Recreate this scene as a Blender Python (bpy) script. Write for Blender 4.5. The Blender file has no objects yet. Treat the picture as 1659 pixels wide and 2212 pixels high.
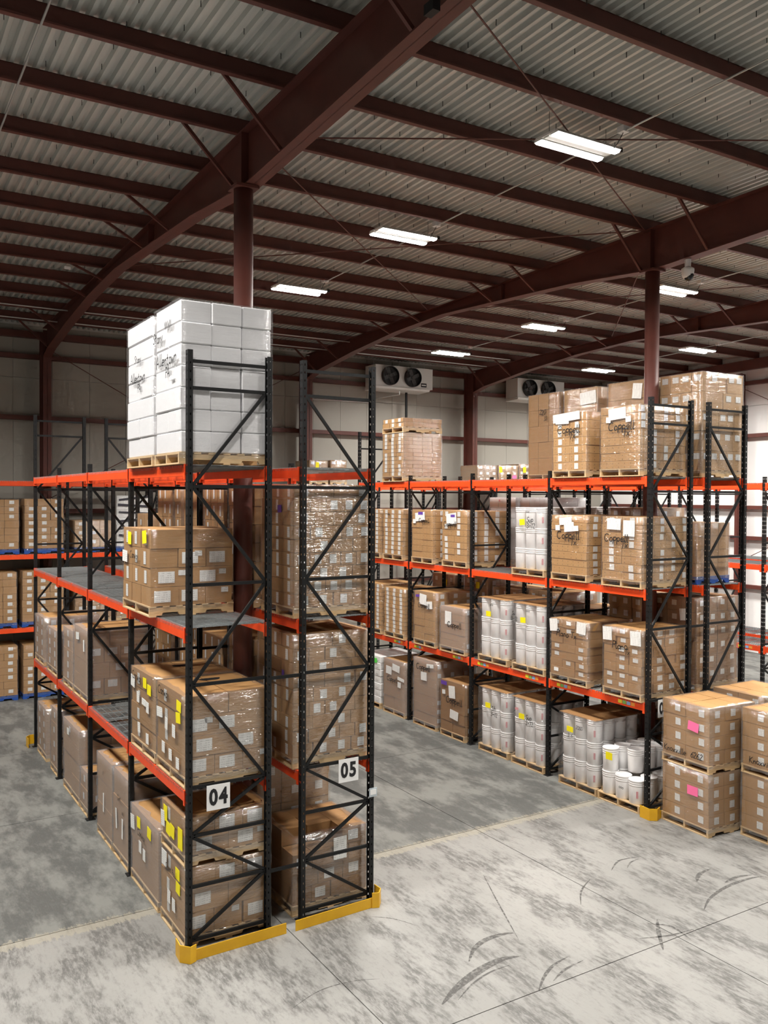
import bpy, bmesh, math, random
from mathutils import Vector, Matrix
rnd = random.Random(7)
SC = bpy.context.scene
COL = SC.collection

# ---------------------------------------------------------------- camera
FPX, W, H = 1884.29, 1659, 2212
yaw, pitch, roll = 0.5515, -0.0177, 0.0050
f = Vector((math.sin(yaw)*math.cos(pitch), math.cos(yaw)*math.cos(pitch), math.sin(pitch)))
r = Vector((math.cos(yaw), -math.sin(yaw), 0)); u = r.cross(f)
r2 = r*math.cos(roll) + u*math.sin(roll); u2 = u*math.cos(roll) - r*math.sin(roll)
cd = bpy.data.cameras.new('camera'); cam = bpy.data.objects.new('camera', cd); COL.objects.link(cam)
M = Matrix((r2, u2, -f)).transposed().to_4x4(); M.translation = Vector((-3.4895, -10.1252, 5.5079)); cam.matrix_world = M
cd.sensor_fit = 'VERTICAL'; cd.sensor_height = 32.0; cd.lens = FPX*32.0/H; cd.clip_end = 200
SC.camera = cam

# ---------------------------------------------------------------- world, lights, exposure
wd = bpy.data.worlds.new('world'); SC.world = wd; wd.use_nodes = True
wd.node_tree.nodes['Background'].inputs[0].default_value = (.8, .85, .9, 1)
wd.node_tree.nodes['Background'].inputs[1].default_value = 0.0
SC.view_settings.view_transform = 'Standard'; SC.view_settings.look = 'None'
SC.view_settings.gamma = 1.0; SC.view_settings.use_curve_mapping = False
SC.view_settings.exposure = 0.28
LAMP_W = 360.0          # watts in each high-bay fixture
ROWS = [(-2.9, [-4.8, -.2, 4.2, 8.6]), (5.45, [-5.4, -.85, 3.75, 8.2]),
        (13.15, [-5.2, -.6, 3.95, 8.45, 12.85]), (19.85, [-5, -.5, 4.1, 8.6, 12.95])]
try:
    SC.cycles.max_bounces = 4; SC.cycles.diffuse_bounces = 4; SC.cycles.glossy_bounces = 2
    SC.cycles.transmission_bounces = 2; SC.cycles.transparent_max_bounces = 14
    SC.cycles.adaptive_threshold = .06; SC.cycles.adaptive_min_samples = 12; SC.cycles.caustics_reflective = False; SC.cycles.sample_clamp_indirect = 6
except Exception: pass

# ---------------------------------------------------------------- materials
MATS = {}
def mat(name, col, rough=.6, metal=0., spec=.5, emis=None):
    m = bpy.data.materials.new(name); m.use_nodes = True; b = m.node_tree.nodes['Principled BSDF']
    b.inputs['Base Color'].default_value = (*col, 1); b.inputs['Roughness'].default_value = rough
    b.inputs['Metallic'].default_value = metal; b.inputs['Specular IOR Level'].default_value = spec
    if emis:
        b.inputs['Emission Color'].default_value = (*emis[0], 1); b.inputs['Emission Strength'].default_value = emis[1]
    MATS[name] = m; return m
class NT:
    def __init__(s, m): s.m = m; s.t = m.node_tree; s.b = s.t.nodes.get('Principled BSDF')
    def n(s, typ, **k):
        x = s.t.nodes.new(typ)
        for a, v in k.items():
            if a.startswith('i_'):
                key = a[2:]; key = int(key) if key.isdigit() else key.replace('_', ' '); x.inputs[key].default_value = v
            else: setattr(x, a, v)
        return x
    def l(s, a, b): s.t.links.new(a, b)
    def noise(s, vec, scale, detail=4, rough=.55): 
        x = s.n('ShaderNodeTexNoise', i_Scale=scale, i_Detail=detail, i_Roughness=rough); s.l(vec, x.inputs['Vector']); return x.outputs['Fac']
    def ramp(s, fac, stops):
        x = s.n('ShaderNodeValToRGB'); e = x.color_ramp.elements
        while len(e) < len(stops): e.new(.5)
        for k, (p, c) in enumerate(stops):
            e[k].position = p; e[k].color = (*c, 1) if not isinstance(c, (int, float)) else (c, c, c, 1)
        s.l(fac, x.inputs[0]); return x.outputs[0]
    def mix(s, fac, a, b, blend='MIX'):
        x = s.n('ShaderNodeMix', data_type='RGBA', blend_type=blend)
        for sock, v in ((x.inputs[0], fac), (x.inputs[6], a), (x.inputs[7], b)):
            if isinstance(v, (int, float)): sock.default_value = v
            elif isinstance(v, tuple): sock.default_value = (*v, 1)
            else: s.l(v, sock)
        return x.outputs[2]
    def math(s, op, a, b=0., c=None):
        x = s.n('ShaderNodeMath', operation=op)
        for k, v in enumerate((a, b, c)):
            if v is None: continue
            if isinstance(v, (int, float)): x.inputs[k].default_value = v
            else: s.l(v, x.inputs[k])
        return x.outputs[0]
    def scaled(s, vec, sc):
        x = s.n('ShaderNodeMapping'); x.inputs['Scale'].default_value = sc; s.l(vec, x.inputs['Vector']); return x.outputs[0]
    def bump(s, h, strength=.3, dist=.01):
        x = s.n('ShaderNodeBump', i_Strength=strength, i_Distance=dist); s.l(h, x.inputs['Height']); s.l(x.outputs[0], s.b.inputs['Normal'])
    def pos(s): return s.n('ShaderNodeNewGeometry').outputs['Position']
    def obj(s): return s.n('ShaderNodeTexCoord').outputs['Object']
    def rand(s): return s.n('ShaderNodeObjectInfo').outputs['Random']
    def col(s, c): s.l(c, s.b.inputs['Base Color'])

def vary(name, c1, c2, rough=.6, scale=6, metal=0., spec=.5, stretch=(1, 1, 1), bump=0):
    m = mat(name, c1, rough, metal, spec); t = NT(m)
    v = t.scaled(t.pos(), stretch); n = t.noise(v, scale, 5)
    t.col(t.mix(t.ramp(n, [(.3, 0.), (.7, 1.)]), c1, c2))
    if bump: t.bump(n, bump, .02)
    return m
vary('maroon', (.122, .034, .024), (.093, .027, .020), .5, 3)
vary('black_paint', (.006, .0062, .0065), (.011, .0115, .012), .5, 8, spec=.3)
vary('orange_paint', (.92, .085, .014), (.80, .070, .012), .42, 5)
vary('yellow_paint', (.78, .44, .012), (.70, .37, .012), .42, 6)
vary('galvanised', (.40, .43, .44), (.30, .33, .34), .42, 20, .55)
vary('wall_panel', (.40, .380, .333), (.365, .345, .30), .55, .6); vary('wall_panel_lit', (.88, .88, .87), (.84, .84, .83), .5, .6)  # same panels; light level painted in: far wall dimmed to beige, right wall whitened
vary('plain_wall', (.62, .61, .58), (.58, .57, .54), .7, .6)
vary('roof_steel', (.62, .62, .575), (.47, .49, .465), .42, 1.2, .2, stretch=(6, .5, 1))
vary('blue_paint', (.012, .06, .30), (.02, .09, .36), .5, 9)
mat('white_plastic', (.84, .84, .83), .38); mat('lens', (1, 1, 1), .4, emis=((1, .98, .95), 12.)); MATS['lens'].cycles.emission_sampling = 'NONE'
mat('white_metal', (.72, .72, .69), .45); mat('fan_black', (.012, .012, .013), .5); mat('fan_grey', (.06, .06, .06), .5)
mat('pail_white', (.93, .92, .92), .30); mat('pail_red', (.62, .30, .32), .5)
mat('paper', (.82, .82, .80), .6); mat('tag_yellow', (.95, .82, .005), .55); mat('tag_pink', (.95, .17, .38), .55)
mat('tag_green', (.12, .75, .10), .55); mat('ink', (.010, .010, .012), .6); mat('sign_white', (.86, .86, .85), .5)
mat('label_blue', (.25, .45, .75), .5); mat('label_orange', (.85, .35, .06), .5); mat('label_green', (.22, .5, .12), .5); mat('label_yellow', (.85, .75, .05), .5)
mat('hole_dark', (.006, .005, .005), .9); mat('glass_dark', (.01, .01, .012), .08); mat('purple', (.12, .05, .35), .6); mat('dark_band', (.03, .028, .04), .5)
mat('conduit_metal', (.55, .55, .53), .4, .5); mat('grey_label', (.5, .56, .6), .5)
def wood():
    m = mat('pallet_wood', (.6, .4, .2), .75); t = NT(m); o = t.obj()
    n = t.noise(t.scaled(o, (3, 3, 30)), 3, 5); c = t.mix(t.ramp(n, [(.3, 0.), (.75, 1.)]), (.66, .46, .25), (.50, .32, .15))
    t.col(t.mix(t.rand(), c, (.58, .42, .24)))
wood()
def paperprint():
    m = mat('label_paper', (.8, .8, .79), .55); t = NT(m); o = t.obj()
    s = t.n('ShaderNodeSeparateXYZ'); t.l(o, s.inputs[0])
    a = t.math('FRACT', t.math('MULTIPLY', s.outputs[2], 36.)); b = t.noise(t.scaled(o, (60, 60, 8)), 1, 1)
    f_ = t.math('MULTIPLY', t.math('GREATER_THAN', a, .62), t.math('GREATER_THAN', b, .5))
    t.col(t.mix(t.math('MULTIPLY', f_, .45), (.82, .82, .80), (.2, .2, .2)))
paperprint()
def cardboard(name, base, dots=False):
    m = mat(name, base, .72, 0, .3); t = NT(m); o = t.obj(); rv = t.rand()
    n = t.noise(t.scaled(o, (1, 1, 5)), 3.5, 5)
    c = t.mix(t.ramp(n, [(.3, 0.), (.7, 1.)]), base, tuple(k*.9 for k in base))
    c = t.mix(t.math('MULTIPLY', rv, .5), c, (base[0]*.86, base[1]*.82, base[2]*.76))
    s = t.n('ShaderNodeSeparateXYZ'); t.l(o, s.inputs[0])
    g = t.n('ShaderNodeNewGeometry'); sn = t.n('ShaderNodeSeparateXYZ'); t.l(g.outputs['Normal'], sn.inputs[0])
    top = t.math('GREATER_THAN', sn.outputs[2], .7)
    seam = t.math('LESS_THAN', t.math('ABSOLUTE', s.outputs[1]), .0022)
    tape = t.math('LESS_THAN', t.math('ABSOLUTE', s.outputs[1]), .028)
    c = t.mix(t.math('MULTIPLY', t.math('MULTIPLY', tape, top), .35), c, tuple(k*1.1 for k in base))
    c = t.mix(t.math('MULTIPLY', t.math('MULTIPLY', seam, top), .8), c, tuple(k*.25 for k in base))
    if dots:
        def d(ax):
            a = t.math('SUBTRACT', t.math('FRACT', t.math('MULTIPLY_ADD', s.outputs[ax], 7.1, .31)), .5)
            b = t.math('SUBTRACT', t.math('FRACT', t.math('MULTIPLY_ADD', s.outputs[2], 15., .15)), .5)
            a = t.math('DIVIDE', a, 7.1); b = t.math('DIVIDE', b, 15.)
            return t.math('LESS_THAN', t.math('ADD', t.math('MULTIPLY', a, a), t.math('MULTIPLY', b, b)), .0085**2)
        side = t.math('LESS_THAN', sn.outputs[2], .5)
        ax = t.math('GREATER_THAN', t.math('ABSOLUTE', sn.outputs[0]), .5)
        ay = t.math('GREATER_THAN', t.math('ABSOLUTE', sn.outputs[1]), .5)
        dd = t.math('ADD', t.math('MULTIPLY', d(1), ax), t.math('MULTIPLY', d(0), ay))
        c = t.mix(t.math('MULTIPLY', t.math('MULTIPLY', dd, side), .85), c, (.04, .025, .015))
    t.col(c)
cardboard('cardboard', (.45, .250, .098)); cardboard('cardboard_dots', (.51, .290, .112), True); cardboard('cardboard_dark', (.33, .176, .070))
cardboard('cardboard_pale', (.53, .325, .152))
def whitebox():
    m = mat('foam_white', (.86, .86, .87), .4); t = NT(m); o = t.obj(); n = t.noise(t.scaled(o, (1, 1, 3)), 6, 3)
    t.col(t.mix(n, (.82, .82, .835), (.74, .74, .765)))
    m.node_tree.nodes['Principled BSDF'].inputs['Subsurface Weight'].default_value = 0.
whitebox()
def film(name, veil, gloss, tint, crinkle=1.):
    """clear stretch film: see-through, with a faint milky veil and a crinkled mirror-like sheen"""
    m = bpy.data.materials.new(name); m.use_nodes = True; MATS[name] = m; t = NT(m); t.t.nodes.remove(t.b)
    p = t.pos(); n1 = t.noise(t.scaled(p, (1.1, 1.1, 8)), 2.4, 4, .62)
    bp_ = t.n('ShaderNodeBump', i_Strength=1., i_Distance=.03*crinkle); t.l(n1, bp_.inputs['Height'])
    tr = t.n('ShaderNodeBsdfTransparent'); tr.inputs[0].default_value = (.97, .97, .97, 1)
    df = t.n('ShaderNodeBsdfDiffuse'); df.inputs[0].default_value = (*tint, 1)
    gl = t.n('ShaderNodeBsdfGlossy'); gl.inputs[0].default_value = (1, 1, 1, 1); gl.inputs['Roughness'].default_value = .11; t.l(bp_.outputs[0], gl.inputs['Normal'])
    m1 = t.n('ShaderNodeMixShader'); m1.inputs[0].default_value = veil; t.l(tr.outputs[0], m1.inputs[1]); t.l(df.outputs[0], m1.inputs[2])
    m2 = t.n('ShaderNodeMixShader'); m2.inputs[0].default_value = gloss; t.l(m1.outputs[0], m2.inputs[1]); t.l(gl.outputs[0], m2.inputs[2])
    t.l(m2.outputs[0], t.t.nodes['Material Output'].inputs['Surface'])
film('stretch_film', .05, .19, (.80, .80, .82)); film('milky_film', .22, .16, (.64, .63, .66)); film('thin_film', .03, .10, (.85, .85, .87), .8)
def concrete():
    m = mat('concrete', (.5, .5, .48), .55, 0, .4); t = NT(m); p = t.pos()
    s = t.n('ShaderNodeSeparateXYZ'); t.l(p, s.inputs[0])
    big = t.noise(p, .30, 4); mid = t.noise(t.scaled(p, (1.5, .62, 1)), 1.25, 6, .68); fine = t.noise(t.scaled(p, (7, 1.7, 1)), 2.7, 6, .76)
    spk = t.noise(p, 22, 3)
    c = t.mix(t.ramp(big, [(.32, 0.), (.68, 1.)]), (.225, .222, .210), (.325, .319, .303))
    blot = t.math('MULTIPLY', t.ramp(mid, [(.46, 0.), (.57, 1.)]), t.ramp(fine, [(.40, .1), (.56, 1.)]))
    c = t.mix(t.math('MULTIPLY', blot, .80), c, (.085, .082, .078))
    c = t.mix(t.math('MULTIPLY', t.ramp(fine, [(.53, 0.), (.70, 1.)]), .55), c, (.135, .13, .122))
    c = t.mix(t.math('MULTIPLY', t.ramp(spk, [(.55, 0.), (.8, 1.)]), .25), c, (.15, .15, .145))
    # the older, greyer pour beyond the column-line joint, and the pale trowelled strip along that joint
    old = t.math('GREATER_THAN', s.outputs[1], 1.30)
    g = t.mix(t.ramp(mid, [(.40, 0.), (.56, 1.)]), (.215, .219, .204), (.115, .118, .112))
    g = t.mix(t.math('MULTIPLY', blot, .45), g, (.042, .043, .041)); g = t.mix(t.math('MULTIPLY', t.ramp(fine, [(.5, 0.), (.68, 1.)]), .4), g, (.235, .231, .212))
    c = t.mix(old, c, g)
    d = t.math('ABSOLUTE', t.math('SUBTRACT', s.outputs[1], 1.24))
    e = t.math('MULTIPLY', t.math('LESS_THAN', t.math('ADD', d, t.math('MULTIPLY', t.math('SUBTRACT', fine, .5), .6)), .10), .55)
    c = t.mix(e, c, (.36, .33, .255))
    t.col(c); t.bump(fine, .06, .01)
    t.l(t.ramp(mid, [(.3, .42), (.7, .62)]), t.b.inputs['Roughness'])
concrete()
mat('joint_dark', (.10, .095, .085), .9)
def tyre():
    m = mat('tyre_rubber', (.11, .105, .10), .8); t = NT(m); p = t.pos(); n = t.noise(t.scaled(p, (6, 6, 1)), 3, 5)
    tr = t.n('ShaderNodeBsdfTransparent'); mx = t.n('ShaderNodeMixShader')
    t.l(t.ramp(n, [(.35, .15), (.6, .8)]), mx.inputs[0]); t.l(tr.outputs[0], mx.inputs[1]); t.l(t.b.outputs[0], mx.inputs[2])
    t.l(mx.outputs[0], t.t.nodes['Material Output'].inputs['Surface'])
tyre()

# ---------------------------------------------------------------- mesh helpers
def pydata(name, v, fc, m=None):
    me = bpy.data.meshes.new(name); me.from_pydata(v, [], fc); me.update()
    if m: me.materials.append(MATS[m])
    return me
class MB:
    def __init__(s): s.v = []; s.f = []
    def quadbox(s, a, b):
        k = len(s.v); x0, y0, z0 = a; x1, y1, z1 = b
        s.v += [(x0,y0,z0),(x1,y0,z0),(x1,y1,z0),(x0,y1,z0),(x0,y0,z1),(x1,y0,z1),(x1,y1,z1),(x0,y1,z1)]
        s.f += [(k,k+3,k+2,k+1),(k+4,k+5,k+6,k+7),(k,k+1,k+5,k+4),(k+1,k+2,k+6,k+5),(k+2,k+3,k+7,k+6),(k+3,k,k+4,k+7)]
        return s
    def bar(s, p, q, w, d=None, up=(0, 0, 1)):
        d = w if d is None else d; p = Vector(p); q = Vector(q); t = (q-p).normalized(); up = Vector(up)
        if abs(t.dot(up)) > .98: up = Vector((1, 0, 0))
        a = t.cross(up).normalized()*w/2; b = t.cross(a).normalized()*d/2; k = len(s.v)
        for e in (p, q): s.v += [tuple(e-a-b), tuple(e+a-b), tuple(e+a+b), tuple(e-a+b)]
        s.f += [(k,k+1,k+2,k+3),(k+7,k+6,k+5,k+4)] + [(k+i, k+4+i, k+4+(i+1)%4, k+(i+1)%4) for i in range(4)]
        return s
    def tube(s, pts, rad, n=8):
        for p, q in zip(pts[:-1], pts[1:]):
            p = Vector(p); q = Vector(q); t = (q-p).normalized(); a = t.orthogonal().normalized(); b = t.cross(a); k = len(s.v)
            for e in (p, q):
                s.v += [tuple(e + a*math.cos(2*math.pi*i/n)*rad + b*math.sin(2*math.pi*i/n)*rad) for i in range(n)]
            s.f += [(k+i, k+(i+1)%n, k+n+(i+1)%n, k+n+i) for i in range(n)] + [tuple(range(k+n-1, k-1, -1)), tuple(range(k+n, k+2*n))]
        return s
    def prism(s, poly, axis, a, b):
        """poly: 2D outline; extruded along axis from a to b. axis 'x': poly=(y,z); 'y': (x,z); 'z': (x,y)"""
        k = len(s.v); n = len(poly)
        for e in (a, b):
            for (p, q) in poly: s.v.append((e, p, q) if axis == 'x' else (p, e, q) if axis == 'y' else (p, q, e))
        s.f += [tuple(range(k+n-1, k-1, -1)), tuple(range(k+n, k+2*n))] + [(k+i, k+(i+1)%n, k+n+(i+1)%n, k+n+i) for i in range(n)]
        return s
    def lathe(s, prof, n=20, c=(0, 0, 0)):
        k = len(s.v)
        for (rr, z) in prof: s.v += [(c[0]+rr*math.cos(2*math.pi*i/n), c[1]+rr*math.sin(2*math.pi*i/n), c[2]+z) for i in range(n)]
        for j in range(len(prof)-1):
            s.f += [(k+j*n+i, k+j*n+(i+1)%n, k+(j+1)*n+(i+1)%n, k+(j+1)*n+i) for i in range(n)]
        s.f += [tuple(range(k+n-1, k-1, -1)), tuple(range(k+(len(prof)-1)*n, k+len(prof)*n))]
        return s
    def mesh(s, name, m): return pydata(name, s.v, s.f, m)
def ob(name, me, parent=None, loc=(0, 0, 0), rot=None):
    o = bpy.data.objects.new(name, me); COL.objects.link(o); o.location = loc
    if rot: o.rotation_euler = rot
    if parent is not None: o.parent = parent
    return o
def part(name, mb, m, parent=None, loc=(0, 0, 0), rot=None): return ob(name, mb.mesh(name, m), parent, loc, rot)
def thing(name, label, cat, loc=(0, 0, 0), rz=0., group=None):
    o = ob(name, None, None, loc, (0, 0, rz)); tag(o, label, cat, group); return o
def tag(o, label, cat, group=None):
    o['label'] = label; o['category'] = cat
    if group: o['group'] = group
    return o
def struct(o): o['kind'] = 'structure'; return o
CACHE = {}
def cmesh(key, fn):
    if key not in CACHE: CACHE[key] = fn()
    return CACHE[key]
def smooth(me):
    for p in me.polygons: p.use_smooth = True
    return me
def boxmesh(name, dx, dy, dz, m):
    k = ('box', name, round(dx, 3), round(dy, 3), round(dz, 3), m)
    return cmesh(k, lambda: MB().quadbox((-dx/2, -dy/2, -dz/2), (dx/2, dy/2, dz/2)).mesh(name, m))
def bevelbox(name, dx, dy, dz, m, bv):
    def mk():
        bm = bmesh.new(); bmesh.ops.create_cube(bm, size=1.)
        for v in bm.verts: v.co = Vector((v.co.x*dx, v.co.y*dy, v.co.z*dz))
        bmesh.ops.bevel(bm, geom=list(bm.edges), offset=bv, segments=1, affect='EDGES')
        me = bpy.data.meshes.new(name); bm.to_mesh(me); bm.free(); me.materials.append(MATS[m]); return me
    return cmesh(('bb', name, round(dx, 3), round(dy, 3), round(dz, 3), m), mk)

# ---------------------------------------------------------------- the building
XL, XR, YN, YF = -11.2, 24.0, -17.0, 16.85
def ztop(y): return 10.68 - .028*y          # underside of the purlins = top of the rafters
fl = struct(part('floor', MB().quadbox((XL, YN, -.15), (XR, YF, -.012)), 'joint_dark'))
xs = [-11.2, -7.0, -2.85, 1.25, 5.36, 9.5, 13.6, 17.7, 21.8, 24.0]
ys = [-17, -15.25, -11.1, -6.98, -2.83, 1.30, 5.45, 9.6, 13.75, 16.85]
for i in range(len(xs)-1):
    for j in range(len(ys)-1):
        g = .006; k = ('slab', i, j)
        ob('concrete_slab', MB().quadbox((xs[i]+g, ys[j]+g, -.03), (xs[i+1]-g, ys[j+1]-g, 0)).mesh('concrete_slab', 'concrete'), fl)
def mark(pts, w):
    """a rubber skid: a smooth tapered ribbon through floor points"""
    P = [Vector((*p, .0012)) for p in pts]; Q = []
    for i in range(len(P)-1):
        p0, p1, p2, p3 = P[max(i-1, 0)], P[i], P[i+1], P[min(i+2, len(P)-1)]
        for k in range(6):
            q = k/6; Q.append(.5*((2*p1)+(p2-p0)*q+(2*p0-5*p1+4*p2-p3)*q*q+(3*p1-p0-3*p2+p3)*q**3))
    Q.append(P[-1]); n = len(Q); v = []
    for i, c in enumerate(Q):
        d = (Q[min(i+1, n-1)]-Q[max(i-1, 0)]).normalized(); nn = Vector((-d.y, d.x, 0)); ww = w*(.12+math.sin(math.pi*(i+.3)/(n-.4)))/2
        v += [tuple(c-nn*ww), tuple(c+nn*ww)]
    return pydata('tyre_mark', v, [(2*i, 2*i+1, 2*i+3, 2*i+2) for i in range(n-1)], 'tyre_rubber')
for w, pts in [
    (.10, [(1.98, -2.49), (2.29, -2.32), (2.70, -2.17), (3.10, -2.10), (3.37, -2.16)]), (.025, [(2.18, -2.51), (2.51, -2.34), (2.84, -2.25), (3.12, -2.25)]), (.07, [(2.76, -1.94), (2.99, -1.74), (3.25, -1.64), (3.51, -1.64), (3.66, -1.69)]),
    (.04, [(3.06, -2.83), (3.30, -2.65), (3.56, -2.52), (3.87, -2.46)]), (.03, [(3.33, -2.77), (3.61, -2.66), (3.94, -2.62)]), (.06, [(6.87, -1.91), (7.01, -1.81), (7.18, -1.74), (7.41, -1.72)]), (.05, [(6.25, -2.52), (6.61, -2.34), (7.11, -2.23), (7.62, -2.23), (7.86, -2.29)]),
    (.05, [(7.17, -2.14), (7.49, -2.10), (7.76, -2.17)]), (.025, [(4.93, -1.57), (5.17, -1.32), (5.37, -1.18), (5.61, -1.06)]), (.03, [(6.10, -1.00), (6.34, -.86), (6.53, -.81), (6.87, -.88)]), (.025, [(6.37, -1.06), (6.56, -.95), (6.77, -.92)]), (.02, [(4.38, -.15), (4.07, -.81), (3.82, -1.36), (3.60, -1.85)]),
    (.014, [(2.32, -.38), (2.55, -.59), (2.71, -.90)]), (.014, [(.55, -1.72), (.96, -1.57), (1.36, -1.59), (1.66, -1.71)]), (.05, [(5.50, -2.38), (5.25, -2.62), (4.95, -2.95)]), (.035, [(5.30, -2.40), (5.50, -2.60), (5.45, -2.95)]), (.03, [(4.9, -2.6), (5.3, -2.75), (5.7, -2.8)])]:
    ob('tyre_mark', mark(pts, w), fl)
roof = MB(); n = int((XR-XL)/.1524)
prof = []
for i in range(n+1):
    x = XL+i*.1524; prof += [(x, 0), (x+.048, 0), (x+.070, .055), (x+.1304, .055)]
prof = [p for p in prof if p[0] < XR]
k = len(prof)
roof.v = [(x, YN, ztop(YN)+.245+z) for x, z in prof] + [(x, YF+.1, ztop(YF+.1)+.245+z) for x, z in prof]
roof.f = [(i, i+1, k+i+1, k+i) for i in range(k-1)]
ceil = struct(part('ceiling', roof, 'roof_steel'))
struct(part('roof_slab', MB().prism([(YN, ztop(YN)+.36), (YF+.2, ztop(YF)+.36), (YF+.2, ztop(YF)+.46), (YN, ztop(YN)+.46)], 'x', XL, XR), 'plain_wall'))
scr = MB()
for i in range(0, n, 4):
    for j in range(60):
        x = XL+i*.1524+.1+rnd.uniform(-.01, .01); y = YN+.3+j*.55+(.27 if (i//4) % 2 else 0)
        if y < YF: z = ztop(y)+.28; scr.bar((x, y, z), (x, y, z-.07), .008)
s_ = part('screw_tip', scr, 'fan_grey', ceil); s_['kind'] = 'stuff'
# walls
wf = struct(part('wall_far', MB().quadbox((XL, YF, 0), (XR, YF+.15, 10.9)), 'plain_wall'))
x = XL; i = 0
while x < XR-.2:
    x1 = min(x+1.07, XR)
    for (z0, z1) in ((0.02, 8.88), (8.895, 10.40)):
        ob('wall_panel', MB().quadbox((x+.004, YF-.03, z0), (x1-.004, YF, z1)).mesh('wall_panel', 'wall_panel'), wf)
    x = x1
wr = struct(part('wall_right', MB().quadbox((XR, YN, 0), (XR+.15, YF+.15, 11.2)), 'plain_wall'))
y = YN
while y < YF-.2:
    y1 = min(y+1.07, YF-.03)
    for (z0, z1) in ((0.02, 8.80), (8.815, 10.9)):
        ob('wall_panel', MB().quadbox((XR-.03, y+.004, z0), (XR, y1-.004, min(z1, ztop(y1)+.2))).mesh('wall_panel', 'wall_panel_lit'), wr)
    y = y1
struct(part('wall_left', MB().quadbox((XL-.15, YN, 0), (XL, YF+.15, 11.3)), 'plain_wall'))
struct(part('wall_near', MB().quadbox((XL, YN-.15, 0), (XR, YN, 11.4)), 'plain_wall'))
# girts: C-sections
def cgirt(a, b, z, face, dep=.20, h=.13):
    """horizontal girt: along x (face y) or along y (face x)"""
    m = MB(); t = .012
    if face == 'y':
        for q in ((z+h-t, z+h), (z, z+t)): m.quadbox((a, YF-.03-dep, q[0]), (b, YF-.031, q[1]))
        m.quadbox((a, YF-.031-dep, z), (b, YF-.031-dep+t, z+h))
    else:
        for q in ((z+h-t, z+h), (z, z+t)): m.quadbox((XR-.03-dep, a, q[0]), (XR-.031, b, q[1]))
        m.quadbox((XR-.031-dep, a, z), (XR-.031-dep+t, b, z+h))
    return m
def trim(nm, mb, parent=None, label=None):
    o = part(nm, mb, 'maroon', parent)
    if parent is None: struct(o)
    if label: o['label'] = label
    return o
for z in (9.42, 7.66, 4.97, 2.4): trim('girt_beam', cgirt(XL, XR-.25, z, 'y'))
for z in (9.54, 7.67, 5.12, 4.03, 2.30): trim('girt_beam', cgirt(YN, YF-.25, z, 'x'))
trim('eave_beam', MB().quadbox((XL, YF-.24, 10.02), (XR, YF-.03, 10.21)))
def isect_col(x, y0, y1, z1, fw=.22, t=.016):
    m = MB(); m.quadbox((x-fw/2, y0, 0), (x+fw/2, y0+t, z1)); m.quadbox((x-fw/2, y1-t, 0), (x+fw/2, y1, z1)); m.quadbox((x-.006, y0, 0), (x+.006, y1, z1)); return m
RX = [-7.0, 1.36, 9.66, 16.6]
for x in RX: trim('wall_column', isect_col(x, 16.03, 16.6, ztop(16.3)-.05))
# rafters: tapered I-sections; underside follows (y, z)
UND = [(16.03, 9.42), (15.4, 9.58), (13.0, 9.88), (10.6, 10.10), (8.3, 10.20), (6.1, 10.12), (3.6, 10.02), (1.45, 9.84), (-3.4, 10.08), (-7.5, 10.25), (-12, 10.35), (-16.9, 10.45)]
def rafter(x, fw=.24, t=.018):
    m = MB()
    for (ya, za), (yb, zb) in zip(UND[:-1], UND[1:]):
        m.prism([(yb, zb), (ya, za), (ya, za+t), (yb, zb+t)], 'x', x-fw/2, x+fw/2)
        m.prism([(yb, zb), (ya, za), (ya, ztop(ya)-.003), (yb, ztop(yb)-.003)], 'x', x-.006, x+.006)
        m.prism([(yb, ztop(yb)-t), (ya, ztop(ya)-t), (ya, ztop(ya)-.002), (yb, ztop(yb)-.002)], 'x', x-fw/2, x+fw/2)
    return m
def undz(y):
    for (ya, za), (yb, zb) in zip(UND[:-1], UND[1:]):
        if yb <= y <= ya: return zb+(za-zb)*(y-yb)/(ya-yb)
    return 9.4
PY = [-1.42+1.525*k for k in range(-10, 13)]; PY = [y for y in PY if y < 16.2]
for x in RX:
    ra = trim('rafter_beam', rafter(x), None, 'maroon tapered steel rafter of the roof')
    for y in (1.45, 5.9):
        trim('stiffener_plate', MB().quadbox((x-.115, y-.008, undz(y)+.02), (x+.115, y+.008, ztop(y)-.02)), ra)
    # flange braces from the purlins down to the bottom flange
    for y in PY:
        if int(round((y+1.42)/1.525)) % 3 == 0: continue
        zb = undz(y)+.03
        trim('flange_brace', MB().bar((x-.95, y+.04, ztop(y)+.10), (x-.11, y+.04, zb), .045, .045), ra)
# end rafter and columns on the right wall
trim('end_rafter_beam', MB().prism([(YN, 10.35), (YF-.1, 9.98), (YF-.1, ztop(YF)), (YN, ztop(YN))], 'x', XR-.33, XR-.16))
for y in (9.8, 1.3, -7): trim('endwall_column', MB().quadbox((XR-.4, y-.13, 0), (XR-.385, y+.13, 9.95)).quadbox((XR-.4, y-.006, 0), (XR-.05, y+.006, 9.95)))
# pipe columns
for x in RX[1:]:
    cx = {1.36: 1.27, 9.66: 9.59}.get(x, x)
    m = MB().lathe([(.135, .02), (.135, 9.80)], 28, (cx, 1.42, 0)); c = struct(part('pipe_column', m, 'maroon'))
    smooth(c.data)
    part('cap_plate', MB().quadbox((cx-.17, 1.25, 9.80), (cx+.17, 1.59, 9.84)), 'maroon', c)
    part('base_plate', MB().quadbox((cx-.14, 1.27, 0), (cx+.14, 1.57, .02)), 'maroon', c)
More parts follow.
